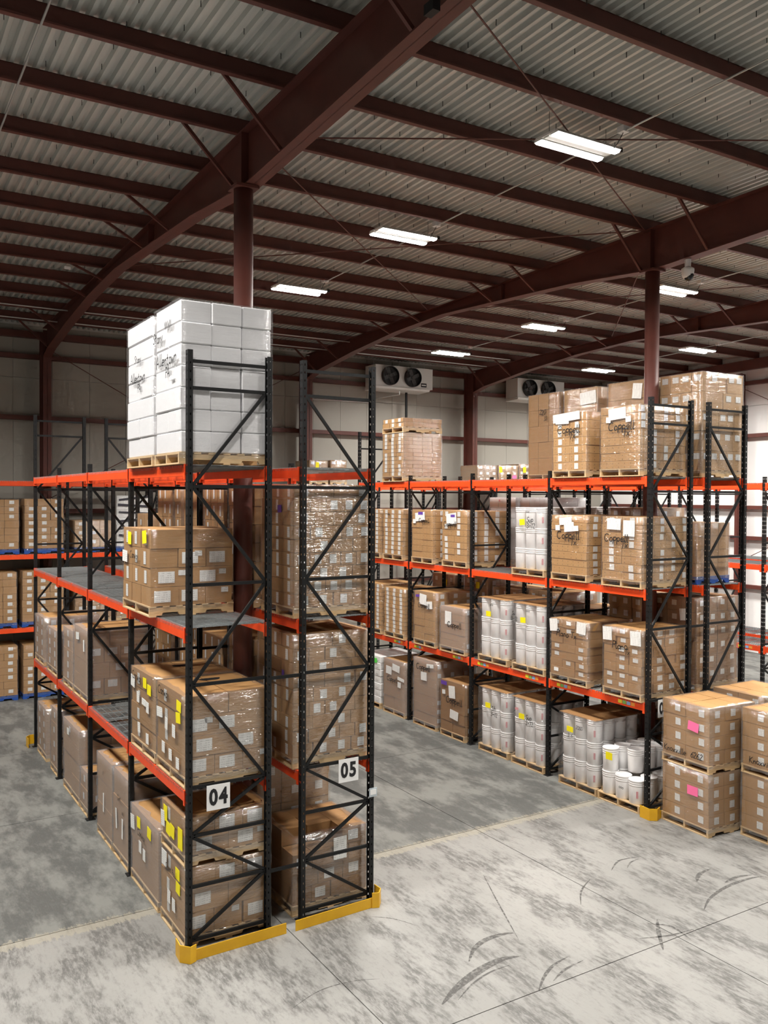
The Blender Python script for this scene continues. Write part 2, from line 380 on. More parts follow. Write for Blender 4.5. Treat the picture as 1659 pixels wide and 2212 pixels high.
# purlins: Z-sections along X
for y in PY:
    z = ztop(y); m = MB()
    m.prism([(y-.006, z), (y+.006, z), (y+.006, z+.24), (y-.006, z+.24)], 'x', XL, XR-.05)
    m.prism([(y-.075, z-.002), (y+.006, z-.002), (y+.006, z+.008), (y-.062, z+.008), (y-.062, z+.025), (y-.075, z+.022)], 'x', XL, XR-.05)
    m.prism([(y-.006, z+.234), (y+.07, z+.232), (y+.07, z+.24), (y-.006, z+.242)], 'x', XL, XR-.05)
    trim('purlin_beam', m)
# roof rod bracing
for (x0, x1) in ((1.4, 9.4), (9.7, 16.1)):
    for (ya, yb) in ((-3.1, 1.45), (1.45, 8.7)):
        for (p, q) in (((x0, ya), (x1, yb)), ((x0, yb), (x1, ya))):
            rod = MB().tube([(p[0], p[1], ztop(p[1])-.07), (q[0], q[1], ztop(q[1])-.07)], .011, 6)
            trim('bracing_rod', rod, ceil)
# wall rod bracing
trim('bracing_rod', parent=wf, mb=MB().tube([(1.5, 16.5, 9.7), (9.5, 16.5, 5.4)], .012, 6))
trim('bracing_rod', parent=wf, mb=MB().tube([(9.5, 16.5, 9.7), (1.5, 16.5, 5.4)], .012, 6))
trim('bracing_rod', parent=wr, mb=MB().tube([(XR-.25, 9.7, 9.4), (XR-.25, 1.3, 5.4)], .012, 6)); trim('bracing_rod', parent=wr, mb=MB().tube([(XR-.25, 9.9, 3.2), (XR-.25, 1.3, 7.4)], .012, 6))

# ---------------------------------------------------------------- high-bay light fixtures and conduits
LAMP = bpy.data.lights.new('lamp', 'AREA'); LAMP.shape = 'RECTANGLE'; LAMP.size = 1.2; LAMP.size_y = .11
LAMP.energy = LAMP_W/2; LAMP.spread = math.radians(150); LAMP.color = (1, .965, .91)
def fixture(x, y, label):
    z = ztop(y)-.17; t = thing('light_fixture', label, 'ceiling light', (x, y, z), 0, 'twin-strip high-bay lights')
    part('housing', MB().quadbox((-.60, -.02-.03, .0), (.60, .05, .055)).quadbox((-.62, -.2, .02), (-.56, .2, .05)).quadbox((.56, -.2, .02), (.62, .2, .05)), 'white_metal', t)
    for s in (-1, 1):
        part('reflector', MB().prism([(s*.17-.085, .0), (s*.17+.085, .0), (s*.17+.05, .05), (s*.17-.05, .05)], 'x', -.61, .61), 'white_metal', t)
        part('lens', MB().prism([(s*.17-.07, -.004), (s*.17-.045, -.03), (s*.17+.045, -.03), (s*.17+.07, -.004)], 'x', -.60, .60), 'lens', t)
    for s in (-1, 1): part('hanger_wire', MB().tube([(s*.55, 0, .04), (s*.55, 0, .37)], .004, 5), 'fan_grey', t)
    jb = part('junction_box', MB().quadbox((.38, -.50, .14), (.5, -.38, .22)), 'white_plastic', t)
    part('power_cord', MB().tube([(.44, -.44, .14), (.36, -.42, -.01), (.38, -.32, -.05), (.5, -.2, .02)], .006, 5), 'fan_black', t)
    part('sensor', MB().quadbox((.63, -.03-.17, .0), (.69, .03-.17, .06)), 'fan_black', t)
    for s in (-1, 1):
        lo = bpy.data.objects.new('lamp', LAMP); COL.objects.link(lo); lo.parent = t; lo.location = (0, s*.17, -.036)
    return t
ORD = ['first', 'second', 'third', 'fourth', 'fifth', 'sixth', 'seventh']
LN = {-2.9: 'outer aisle past the foam boxes', 5.45: 'aisle between the two rack blocks', 13.15: 'aisle behind the second rack block', 19.85: 'bay along the white side wall'}
for x, yl in ROWS:
    for i, y in enumerate(reversed(yl)):
        fixture(x, y, 'twin-strip white light over the %s, %s from the cooler wall' % (LN[x], ORD[i]))
    c = part('conduit_pipe', MB().tube([(x+.44, YN+.2, ztop(YN)-.03), (x+.44, yl[-1]+.9, ztop(yl[-1]+.9)-.03)], .013, 6), 'conduit_metal')
    tag(c, 'thin metal conduit feeding the lights over the ' + LN[x], 'conduit', 'lighting conduits')
c = part('conduit_pipe', MB().tube([(-1.66, YN+.2, ztop(YN)-.03), (-1.66, 14.5, ztop(14.5)-.03)], .013, 6), 'conduit_metal')
tag(c, 'thin metal conduit under the roof close to the big rafter near the foam boxes', 'conduit', 'lighting conduits')
for i, (y, z, a, b) in enumerate(((13.3, 10.27, -6.8, 16), (14.6, 10.2, -6.8, 16))):
    c = part('sprinkler_pipe', MB().tube([(a, y, z-.03), (b, y, z-.03)], .017, 6), 'conduit_metal')
    tag(c, ['thin pale pipe under the roof, farther from the cooler wall', 'thin pale pipe under the roof, close to the cooler wall'][i], 'pipe')

# ---------------------------------------------------------------- evaporator coolers, camera, drain
def cooler(x0, x1, y0, y1, z0, z1, label):
    t = thing('evaporator_cooler', label, 'cooler', ((x0+x1)/2, (y0+y1)/2, z0), 0, 'evaporator coolers on the far wall')
    w, d, h = x1-x0, y1-y0, z1-z0
    part('cabinet', MB().quadbox((-w/2, -d/2, .06), (w/2, d/2, h)), 'white_metal', t)
    part('drain_pan', MB().prism([(-d/2-.06, .05), (d/2, .05), (d/2, -.05), (-d/2-.02, -.02)], 'x', -w/2-.02, w/2-.15), 'white_metal', t)
    for k, fx in enumerate((-.62, .30)):
        cx = fx*w/2.35*1.0; cz = h*.54; R = .33
        ring = MB(); n = 28
        for a in range(n):
            a0, a1 = 2*math.pi*a/n, 2*math.pi*(a+1)/n; q = len(ring.v)
            for aa in (a0, a1):
                for rr, yy in ((R, -d/2), (R, -d/2-.14), (R-.02, -d/2-.14), (R-.02, -d/2)): ring.v.append((cx+rr*math.cos(aa), yy, cz+rr*math.sin(aa)))
            ring.f += [(q+j, q+(j+1) % 4, q+4+(j+1) % 4, q+4+j) for j in range(4)]
        fr = part('fan_shroud', ring, 'fan_black', t)
        disc = MB(); disc.v = [(cx+(R-.02)*math.cos(2*math.pi*a/n), -d/2-.012, cz+(R-.02)*math.sin(2*math.pi*a/n)) for a in range(n)]; disc.f = [tuple(range(n))]
        part('fan_opening', disc, 'fan_black', fr)
        hub = MB().lathe([(.06, 0), (.06, .06)], 14); ho = part('fan_hub', hub, 'fan_grey', fr, (cx, -d/2-.02, cz), (math.pi/2, 0, 0))
        for b in range(4):
            a = b*math.pi/2+.4
            part('fan_blade', MB().bar((cx+.05*math.cos(a), -d/2-.05, cz+.05*math.sin(a)), (cx+.29*math.cos(a), -d/2-.05, cz+.29*math.sin(a)), .13, .012, (.3, 1, .3)), 'fan_grey', fr)
        guard = MB()
        for rr in (.08, .16, .24, .31):
            pts = [(cx+rr*math.cos(2*math.pi*a/20), -d/2-.145, cz+rr*math.sin(2*math.pi*a/20)) for a in range(21)]; guard.tube(pts, .004, 4)
        part('fan_guard', guard, 'fan_black', fr)['kind'] = 'stuff'
        part('motor_box', MB().quadbox((cx-.27, -d/2-.16, cz+.18), (cx-.19, -d/2-.1, cz+.26)), 'fan_grey', fr)
    np_ = part('name_plate', MB().quadbox((w*.29, -d/2-.006, .13), (w*.29+.24, -d/2, .27)), 'fan_black', t)
    part('name_print', MB().quadbox((w*.29+.03, -d/2-.009, .18), (w*.29+.21, -d/2-.006, .22)), 'paper', np_)
    for s in (-.45, 0, .45): part('hanger_rod', MB().tube([(s*w, 0, h), (s*w, 0, h+.25)], .008, 5), 'conduit_metal', t)
    return t

cooler(12.12, 14.52, 15.85, 16.55, 9.30, 10.10, 'white evaporator cooler with two black fans above the stack with a pallet in it')
cooler(18.5, 20.9, 15.85, 16.55, 9.30, 10.10, 'white evaporator cooler with two black fans, behind the tall carton stacks')
d = part('drain_pipe', MB().tube([(13.62, 16.2, 9.24), (13.62, 16.2, .2)], .045, 10), 'black_paint'); tag(d, 'black vertical pipe dropping from the evaporator cooler', 'pipe')
d = part('condensate_pipe', MB().tube([(13.2, 16.0, 9.24), (13.2, 16.0, 9.12), (12.6, 16.7, 9.0), (12.6, 16.77, 8.86), (10.0, 16.77, 8.85)], .016, 6), 'conduit_metal'); tag(d, 'thin grey drain line under the cooler running along the panels', 'pipe')
c = thing('security_camera', 'white dome security camera under the second rafter', 'camera', (9.66, .66, 9.48), .5)
part('mount', MB().lathe([(.055, .26), (.06, .38), (.06, .44)], 16), 'white_plastic', c)
smooth(part('housing', MB().lathe([(.075, .06), (.10, .1), (.118, .2), (.115, .23), (.06, .265)], 20), 'white_plastic', c).data)
smooth(part('dome', MB().lathe([(.001, .0), (.04, .012), (.075, .05), (.092, .11), (.09, .13)], 20, (0, -.018, 0)), 'glass_dark', c).data)
b = part('beam_clip', MB().quadbox((1.05, -3.55, 9.93), (1.13, -3.40, 10.03)), 'black_paint'); b.parent = None; tag(b, 'small black clip under the big rafter at the top edge', 'clip')
sl = part('white_tag', MB().quadbox((.30, 8.5, 10.12), (.42, 8.54, 10.17)), 'sign_white'); tag(sl, 'tiny white tag on a dark roof member above the far end', 'tag')

# ---------------------------------------------------------------- pallet racks
BAY, DEP = 2.51, 1.026
LV = (1.868, 3.839, 5.811)
HZ = (.12, .77, 1.39, 1.98, 3.22, 4.43, 5.62, 6.80, 7.12)
def post_mesh(h, s):
    """open C upright; the punched face looks along s*(-x)"""
    def mk():
        m = MB(); w = .042; wx = .033
        def strip(p, q, z0, z1):
            k = len(m.v); m.v += [(*p, z0), (*q, z0), (*q, z1), (*p, z1)]; m.f.append((k, k+1, k+2, k+3))
        def face(p, q, cols):
            P = Vector(p); Q = Vector(q); L = (Q-P).length; e = 0
            at = lambda a: tuple(P+(Q-P)*(a/L))
            for (a, b) in cols:
                strip(at(e), at(a), 0, h); z = 0; k = 0
                while True:
                    hz0 = .06+k*.1016
                    if hz0+.03 > h-.02: break
                    strip(at(a), at(b), z, hz0); z = hz0+.026; k += 1
                strip(at(a), at(b), z, h); e = b
            strip(at(e), tuple(Q), 0, h)
        x = -s*wx
        face((x, -w), (x, w), [(.018, .030), (.052, .064)])
        face((x, -w), (-x*.9, -w), [(.026, .038)]); face((x, w), (-x*.9, w), [(.026, .038)])
        strip((-x*.9, -w), (-x*.9, -w+.015), 0, h); strip((-x*.9, w), (-x*.9, w-.015), 0, h)
        return m.mesh('upright_post', 'black_paint')
    return cmesh(('post', h, s), mk)
def beam_mesh(L):
    return cmesh(('beam', L), lambda: MB().prism([(-.03, -.065), (.03, -.065), (.03, .035), (.005, .035), (.005, .065), (-.03, .065)], 'y', 0, L).mesh('load_beam', 'orange_paint'))
def beam_mesh_r(L):
    return cmesh(('beamr', L), lambda: MB().prism([(.03, .065), (-.005, .065), (-.005, .035), (-.03, .035), (-.03, -.065), (.03, -.065)], 'y', 0, L).mesh('load_beam', 'orange_paint'))
def deck_mesh():
    def mk():
        m = MB(); w = 1.19; d = DEP-.005
        k = 0
        for i in range(21): yy = -w/2+.03+i*(w-.06)/20; m.quadbox((-d/2-.045, yy-.003, -.003), (d/2+.045, yy+.003, .004)).quadbox((-d/2-.049, yy-.003, -.035), (-d/2-.043, yy+.003, .004)).quadbox((d/2+.043, yy-.003, -.035), (d/2+.049, yy+.003, .004))
        for i in range(11): xx = -d/2+.02+i*(d-.04)/10; m.quadbox((xx-.003, -w/2, -.006), (xx+.003, w/2, .0))
        for i in (-.4, 0, .4): m.quadbox((-d/2+.05, i-.025, -.03), (d/2-.05, i+.025, -.005))
        for s in (-1, 1): m.quadbox((s*d/2-.004, -w/2, -.035), (s*d/2+.004, w/2, .003))
        return m.mesh('wire_deck', 'galvanised')
    return cmesh('deck', mk)
conn = MB().quadbox((-.034, -.0, -.11), (.034, .045, .075)).mesh('beam_connector', 'orange_paint')
bp_mesh = MB().quadbox((-.075, -.065, 0), (.075, .065, .01)).mesh('foot_plate', 'black_paint')
LABC = ['label_yellow', 'label_green', 'label_blue', 'label_orange']
def rack(label, x0, y0, nb, mirror=1, tall=(0,), rz=0., spacer=None, labels=False, diag=1, levels=LV, decks=True, hmid=6.02):
    """x0,y0: outer corner; face along -x when rz=0. mirror flips which side is the aisle face"""
    t = thing('pallet_rack', label, 'pallet rack', (x0, y0, 0), rz, 'pallet racks')
    for k in range(nb+1):
        h = 7.24 if (k in tall) else hmid
        for s, xx in ((1, 0), (-1, DEP)):
            p = ob('upright_post', post_mesh(h, s), t, (xx, k*BAY, .01)); ob('foot_plate', bp_mesh, p, (0, 0, -.01))
        zz = [z for z in HZ if z < h-.05]; zp = zz[:-1] if h > 7 else zz
        for z in zz: part('horizontal_brace', MB().bar((.04, k*BAY, z), (DEP-.04, k*BAY, z), .03, .04), 'black_paint', t)
        a = diag
        for z0_, z1_ in zip(zp[:-1], zp[1:]):
            xa, xb = (.05, DEP-.05) if a > 0 else (DEP-.05, .05); a = -a
            part('diagonal_brace', MB().bar((xa, k*BAY, z0_+.02), (xb, k*BAY, z1_-.02), .03, .038), 'black_paint', t)
    L = BAY-.082
    for k in range(nb):
        for li, z in enumerate(levels):
            for side, xx in ((0, -.012), (1, DEP+.012)):
                o = ob('load_beam', (beam_mesh if side == 0 else beam_mesh_r)(L), t, (xx, k*BAY+.041, z))
                ob('beam_connector', conn, o, (0, -.0, 0)); c2 = ob('beam_connector', conn, o, (0, L-.045, 0))
                if side == (0 if mirror > 0 else 1) and labels and li == 0:
                    for e in (0.22, L-.62):
                        for q in range(4):
                            part('location_label', MB().quadbox((-.034, e+q*.10, -.03), (-.030, e+q*.10+.085, .03)), LABC[3-q], o)
            if decks:
                for e in (.63, 1.88): ob('wire_deck', deck_mesh(), t, (DEP/2, k*BAY+e, z+.069))['kind'] = 'stuff'
    if spacer:
        for k in range(nb+1):
            for z in (.74, 3.20, 5.62): part('row_spacer', MB().bar((DEP+.04, k*BAY, z), (DEP+spacer-.04, k*BAY, z), .03, .04), 'black_paint', t)
    return t
GAP = .489; X2, Y2 = 8.32, .30
rack('black and orange pallet rack under the white foam boxes, its end frame numbered four', 0, 0, 4, 1, (0, 4), spacer=GAP, diag=1)
rack('black and orange pallet rack holding tall wrapped stacks, its end frame numbered five', DEP+GAP, 0, 4, -1, (0, 4), diag=-1)
rack('black and orange pallet rack with coloured location labels facing the middle aisle', X2, Y2, 4, 1, (0, 4), spacer=GAP, labels=True, diag=1)
rack('black and orange pallet rack standing back to back behind the labelled rack', X2+DEP+GAP, Y2, 4, -1, (0, 4), diag=-1)
rack('black and orange pallet rack with bare decks, facing the aisle behind the labelled racks', 15.33, .46, 4, 1, (0, 4), labels=True, diag=1, spacer=GAP)
rack('black and orange pallet rack with bare decks, next to the white side wall', 15.33+DEP+GAP, .46, 4, -1, (0, 4), diag=-1)
rack('black and orange pallet rack running along the cooler wall', 19.24, 14.93, 10, 1, (), rz=math.pi/2, diag=1)

# ---------------------------------------------------------------- rack guards and number signs
def guard(label, x, y, rail, corner, name='rack_guard'):
    t = thing(name, label, 'rack guard', (x, y, 0), 0, 'yellow rack end guards'); th = .010
    def ribbon(nm, pts, h):
        m = MB()
        for p, q in zip(pts[:-1], pts[1:]):
            d = (Vector(q)-Vector(p)).normalized(); n_ = Vector((-d.y, d.x))*th
            m.prism([p, q, (q[0]+n_.x, q[1]+n_.y), (p[0]+n_.x, p[1]+n_.y)], 'z', .002, h)
        part(nm, m, 'yellow_paint', t)
    if rail: ribbon('guard_rail', rail, .135)
    ribbon('corner_guard', corner, .205)
guard('yellow steel end guard at the foot of the frame numbered four', 0, 0, [(-.05, -.255), (1.19, -.225)], [(-.165, .0), (-.18, -.20), (-.085, -.305), (.0, -.27)])
guard('yellow steel end guard at the foot of the frame numbered five', 0, 0, [(1.315, -.235), (2.52, -.185)], [(2.46, -.20), (2.55, -.235), (2.64, -.13), (2.63, .02)])
guard('yellow steel guard at the corner post of the labelled rack', 0, 0, [(8.33, .06), (9.3, .06)], [(8.14, .30), (8.13, .08), (8.24, .0), (8.36, .05)])
guard('small yellow guard at the far outer corner of the foam box rack', 0, 0, [(.0, 10.3), (1.0, 10.3)], [(-.16, 9.98), (-.17, 10.18), (-.08, 10.3), (.0, 10.3)])

def text_mesh(s, size, depth=.002, bold=.0):
    cu = bpy.data.curves.new('txt', 'FONT'); cu.body = s; cu.size = size; cu.extrude = depth; cu.offset = bold; cu.align_x = 'CENTER'; cu.align_y = 'CENTER'; cu.resolution_u = 3
    o = bpy.data.objects.new('txt', cu); COL.objects.link(o); dg = bpy.context.evaluated_depsgraph_get(); dg.update()
    me = bpy.data.meshes.new_from_object(o.evaluated_get(dg)); bpy.data.objects.remove(o); me.materials.clear(); me.materials.append(MATS['ink']); return me
def sign(txt, x, y, z, label, w=.30, h=.31):
    t = thing('number_sign', label, 'sign', (x, y, z), 0, 'rack number signs')
    part('board', MB().quadbox((-w/2, -.004, -h/2), (w/2, .0, h/2)), 'sign_white', t)
    for k, ch in enumerate(txt):
        o = ob('digit', text_mesh(ch, .27, .001, .010), t, ((k-.5)*.128, -.006, -.005), (math.pi/2, 0, 0)); o.scale = (.80, 1.0, 1)
sign('04', .36, -.03, 1.825, 'white sign with a bold black zero and four above the double stack')
sign('05', 2.185, -.03, 1.86, 'white sign with a bold black zero and five beside the middle aisle')
sign('06', 8.68, .265, 1.83, 'white sign with a black 0 showing behind the floor stacks')
p = part('post_label', MB().quadbox((2.50, -.050, 1.44), (2.62, -.043, 1.56)), 'grey_label'); tag(p, 'small grey label plate on the outer post of the frame numbered five', 'label plate')
part('label_print', MB().quadbox((2.515, -.053, 1.47), (2.605, -.050, 1.54)), 'sign_white', p)

# ---------------------------------------------------------------- handwriting (marker strokes)
def circ(cx, cy, rx, ry, a0=90, a1=450, n=9): return [(cx+rx*math.cos(math.radians(a0+(a1-a0)*i/n)), cy+ry*math.sin(math.radians(a0+(a1-a0)*i/n))) for i in range(n+1)]
GL = {
 'C': [circ(.5, .5, .4, .48, 50, 310)], 'o': [circ(.3, .28, .24, .26)], 'p': [[(.08, .5), (.1, -.35)], circ(.32, .28, .22, .24, 180, -160)], 'e': [[(.08, .28), (.5, .3)]+circ(.3, .28, .24, .25, 20, 310)],
 'l': [[(.1, 1), (.12, .2), (.22, 0), (.34, .06)]], 'T': [[(0, .95), (.75, 1)], [(.38, .98), (.35, 0)]], 'x': [[(.05, .5), (.45, 0)], [(.48, .52), (.02, -.02)]], 'P': [[(.1, 0), (.12, 1)], circ(.3, .75, .3, .24, 130, -110)],
 'a': [circ(.28, .27, .22, .25, 40, 400), [(.5, .5), (.5, .08), (.58, 0)]], 'n': [[(.08, .5), (.1, 0), (.1, .35), (.3, .52), (.44, .4), (.46, 0)]], 'A': [[(0, 0), (.35, 1), (.7, 0)], [(.12, .36), (.6, .36)]],
 't': [[(.2, .85), (.2, .1), (.36, 0)], [(.02, .55), (.4, .58)]], 'w': [[(.02, .5), (.15, 0), (.32, .4), (.48, 0), (.62, .52)]], 'K': [[(.1, 1), (.1, 0)], [(.6, 1), (.12, .45), (.65, 0)]], 'v': [[(.02, .5), (.22, 0), (.45, .52)]],
 'i': [[(.12, .5), (.14, 0)], [(.13, .72), (.15, .68)]], 'r': [[(.08, .5), (.1, 0), (.1, .32), (.3, .52), (.4, .45)]], 'S': [[(.55, .88), (.3, 1), (.08, .78), (.3, .52), (.55, .3), (.3, 0), (.02, .12)]], 'y': [[(.05, .5), (.25, .05)], [(.48, .52), (.15, -.4)]],
 'u': [[(.05, .5), (.08, .1), (.25, 0), (.42, .15), (.45, .5), (.47, 0)]], '0': [circ(.3, .5, .27, .48)], '1': [[(.15, .8), (.3, 1), (.28, 0)]], '2': [[(.05, .8), (.25, 1), (.5, .78), (.05, .02), (.55, .02)]], '3': [[(.05, .9), (.3, 1), (.5, .76), (.2, .54), (.52, .3), (.25, 0), (.02, .12)]],
 '6': [[(.5, .95), (.15, .6), (.05, .25)]+circ(.3, .25, .24, .24, 180, -180)], '-': [[(.05, .45), (.45, .48)]], 'd': [circ(.26, .27, .22, .25, 40, 400), [(.5, 1), (.5, 0)]], 'W': [[(0, 1), (.2, 0), (.4, .7), (.6, 0), (.8, 1)]], 'm': [[(.05, .5), (.07, 0), (.07, .35), (.22, .5), (.32, .38), (.32, 0), (.34, .38), (.5, .5), (.6, .38), (.62, 0)]],
 'V': [[(.02, 1), (.3, 0), (.62, 1)]], 's': [[(.4, .45), (.2, .52), (.08, .38), (.35, .18), (.2, 0), (.02, .06)]], 'h': [[(.08, 1), (.1, 0), (.12, .35), (.3, .5), (.44, .36), (.46, 0)]], 'N': [[(.06, 0), (.08, 1), (.55, 0), (.58, 1)]], 'O': [circ(.42, .5, .4, .48)], 'Y': [[(.02, 1), (.3, .5), (.6, 1)], [(.3, .5), (.28, 0)]], 'k': [[(.1, 1), (.1, 0)], [(.42, .5), (.1, .22), (.46, 0)]],
}
ADV = {'l': .36, 'i': .3, 'C': .95, 'T': .75, 'K': .72, 'w': .72, 'm': .72, 'A': .75, 'O': .9, 'W': .9, 'N': .7, 'V': .68, 'Y': .66, ' ': .4}
def ink_mesh(s, size, th):
    """marker handwriting as thin ribbons in the local x-z plane, facing -y"""
    def mk():
        m = MB(); x = 0; rr = random.Random(len(s)*31+ord(s[0]))
        for ch in s:
            dy = rr.uniform(-.07, .07); sl = rr.uniform(.05, .2)
            for st in GL.get(ch, []):
                pts = [((x+px+pz*sl)*size, (pz+dy)*size) for px, pz in st]
                for (ax, az), (bx, bz) in zip(pts[:-1], pts[1:]):
                    d = Vector((bx-ax, bz-az)); L = d.length or 1e-4; d = d/L; nx, nz = -d.y*th/2, d.x*th/2; ex, ez = d.x*th*.3, d.y*th*.3; k = len(m.v)
                    m.v += [(ax+nx-ex, 0, az+nz-ez), (ax-nx-ex, 0, az-nz-ez), (bx-nx+ex, 0, bz-nz+ez), (bx+nx+ex, 0, bz+nz+ez)]; m.f.append((k, k+1, k+2, k+3))
            x += ADV.get(ch, .62)
        w = x*size/2; m.v = [(a-w, b, c) for a, b, c in m.v]
        return m.mesh('marker_writing', 'ink')
    return cmesh(('ink', s, size, th), mk)

# ---------------------------------------------------------------- pallets
PH = .138
def stringer_mesh(L, m):
    def mk():
        n0 = [(-L/2, .018), (-L*.36, .018), (-L*.345, .055), (-L*.17, .055), (-L*.155, .018), (L*.155, .018), (L*.17, .055), (L*.345, .055), (L*.36, .018), (L/2, .018), (L/2, .120), (-L/2, .120)]
        return MB().prism(n0, 'y', -.018, .018).mesh('stringer', m)
    return cmesh(('stringer', round(L, 2), m), mk)
def pallet(parent, dx, dy, m='pallet_wood', z=0.):
    p = ob('pallet', None, parent, (0, 0, z))
    for s in (-1, 0, 1): ob('stringer', stringer_mesh(dx, m), p, (0, s*(dy/2-.025), 0))
    bw = .089 if m == 'pallet_wood' else .11
    bm = boxmesh('deck_board', bw, dy, .018, m)
    for i in range(7): ob('deck_board', bm, p, (-dx/2+bw/2+i*(dx-bw)/6, 0, .129))
    for i in (0, 1, 2): ob('bottom_board', cmesh(('bb', round(dy, 2), m), lambda: MB().quadbox((-bw/2, -dy/2, -.009), (bw/2, dy/2, .009)).mesh('bottom_board', m)), p, ((-dx/2+bw/2) if i == 0 else 0 if i == 1 else (dx/2-bw/2), 0, .009))
    return p
# ---------------------------------------------------------------- stretch wrap shell
def wrap_mesh(dx, dy, h, m, seed, z0=-.06, rim=.10, puff=.010):
    rr = random.Random(seed); per = []; nx = max(4, int(dx/.13)); ny = max(4, int(dy/.13))
    hx, hy = dx/2+.010, dy/2+.010
    for i in range(nx): per.append((-hx+2*hx*i/nx, -hy, 0, -1))
    for i in range(ny): per.append((hx, -hy+2*hy*i/ny, 1, 0))
    for i in range(nx): per.append((hx-2*hx*i/nx, hy, 0, 1))
    for i in range(ny): per.append((-hx, hy-2*hy*i/ny, -1, 0))
    n = len(per); rows = max(5, int(h/.12)); v = []; fc = []
    for j in range(rows+1):
        z = z0+(h+.006-z0)*j/rows
        for (x, y, ax, ay) in per:
            d = rr.uniform(0, puff); v.append((x+ax*d, y+ay*d, z + (rr.uniform(-.012, .012) if j == 0 else 0)))
    for (x, y, ax, ay) in per:
        rx = rim*rr.uniform(.5, 1.2); v.append((x*(1-rx/hx), y*(1-rx/hy), h+.007+rr.uniform(0, .005)))
    for j in range(rows+1):
        for i in range(n): fc.append((j*n+i, j*n+(i+1) % n, (j+1)*n+(i+1) % n, (j+1)*n+i))
    me = pydata('stretch_wrap', v, fc, m); return smooth(me)

PAIL = MB().lathe([(.130, 0), (.137, .010), (.143, .30), (.143, .315), (.148, .318), (.148, .332), (.144, .335), (.144, .350), (.149, .353), (.149, .366), (.146, .369), (.146, .385), (.150, .388), (.150, .408), (.146, .414), (.138, .414), (.134, .406), (.05, .406)], 18)
PAILM = smooth(PAIL.mesh('pail', 'pail_white'))
GROUPS = {}
def load(label, x0, x1, y0, y1, z, top, nx=3, ny=2, nl=4, alt=None, mt='cardboard', lab=None, wrap='stretch_film', pal='pallet_wood', extra=(), rz=0., name='carton_pallet', group=None, gap=.008, jit=.008, bev=0, hole=False, cover=None, pd=None, skip=()):
    """one wrapped pallet load. lab: list of (face, w, h, s, t, probability). extra: ('y'|'p'|'w'|'g'|'k', face, s, t, w, h) or ('t', face, s, t, size, text)"""
    global rnd
    rnd = random.Random(label)
    dx, dy = x1-x0, y1-y0
    t = thing(name, label, 'pallet load', ((x0+x1)/2, (y0+y1)/2, z), rz, group)
    ph = 0
    if pal:
        ph = PH; pallet(t, dx+.02, dy+.02, pal)
    H_ = top-z-ph; h = H_/nl
    def dims(): return
    for j in range(nl):
        ax, ay = (nx, ny) if (alt is None or j % 2 == 0) else alt
        cx, cy = dx/ax, dy/ay
        for i in range(ax):
            for k in range(ay):
                if 0 < i < ax-1 and 0 < k < ay-1 and j < nl-1: continue
                if (j, i, k) in skip: continue
                lx = -dx/2+cx*(i+.5)+rnd.uniform(-jit, jit); ly = -dy/2+cy*(k+.5)+rnd.uniform(-jit, jit); lz = ph+h*(j+.5)
                me = bevelbox('carton', cx-gap, cy-gap, h-gap*.7, mt, bev) if bev else boxmesh('carton', cx-gap, cy-gap, h-gap*.7, mt)
                c = ob('carton', me, t, (lx, ly, lz), (0, 0, rnd.uniform(-.006, .006)))
                for (fc, w, hh, s, tt, pr) in (lab or ()):
                    if rnd.random() > pr: continue
                    if fc == 'x' and i == 0: 
                        w_ = min(w, cy*.8); pl = (-cx/2-.0005, (.5-s)*(cy-w_), (tt-.5)*(h-hh)); me2 = boxmesh('box_label', .003, w_, min(hh, h*.9), 'label_paper')
                    elif fc == 'y' and k == 0:
                        w_ = min(w, cx*.8); pl = ((s-.5)*(cx-w_), -cy/2-.0005, (tt-.5)*(h-hh)); me2 = boxmesh('box_label', w_, .003, min(hh, h*.9), 'label_paper')
                    else: continue
                    ob('box_label', me2, c, pl)
    if cover: part('top_sheet', MB().quadbox((-dx/2+.01, -dy/2+.01, ph+H_), (dx/2-.01, dy/2-.01, ph+H_+.006)), cover, t)
    if hole:
        m = MB(); hs = [(.14*math.cos(a)*(1+.15*math.sin(3*a)), .08*math.sin(a)*(1+.3*math.cos(2*a))) for a in [i*math.pi/8 for i in range(16)]]
        part('hand_hole', m.prism([(hx+hole[0], hy+hole[1]) for hx, hy in hs], 'z', ph+H_-.001, ph+H_+.003), 'hole_dark', t)
    if wrap: ob('stretch_wrap', wrap_mesh(dx, dy, H_, wrap, label), t, (0, 0, ph))
    decorate(t, dx, dy, ph, H_, extra)
    return t
TM = {'y': ('yellow_tag', 'tag_yellow'), 'p': ('pink_tag', 'tag_pink'), 'w': ('shipping_label', 'label_paper'), 'g': ('green_tag', 'tag_green'), 'k': ('purple_tag', 'purple'), 'r': ('red_print', 'pail_red'), 'd': ('dark_band', 'dark_band')}
def decorate(t, dx, dy, ph, H_, extra, off=.019):
    for q_, e in enumerate(extra):
        off += .0011
        if e[0] == 't':
            _, fc, s, tt, size, txt = e; me = ink_mesh(txt, size, size*.12)
            if fc == 'x': ob('marker_writing', me, t, (-dx/2-off-.008, dy/2-s*dy, ph+tt*H_-size*.3), (0, 0, -math.pi/2))
            else: ob('marker_writing', me, t, (-dx/2+s*dx, -dy/2-off-.008, ph+tt*H_-size*.3))
        else:
            k, fc, s, tt, w, hh = e; nm, mm = TM[k]; w = w*1.2 if k in 'yw' and fc == 'x' else w
            if fc == 'x': ob(nm, boxmesh(nm, .003, w, hh, mm), t, (-dx/2-off, dy/2-s*dy, ph+tt*H_), (rnd.uniform(-.12, .12), 0, 0))
            else: ob(nm, boxmesh(nm, w, .003, hh, mm), t, (-dx/2+s*dx, -dy/2-off, ph+tt*H_), (0, rnd.uniform(-.12, .12), 0))
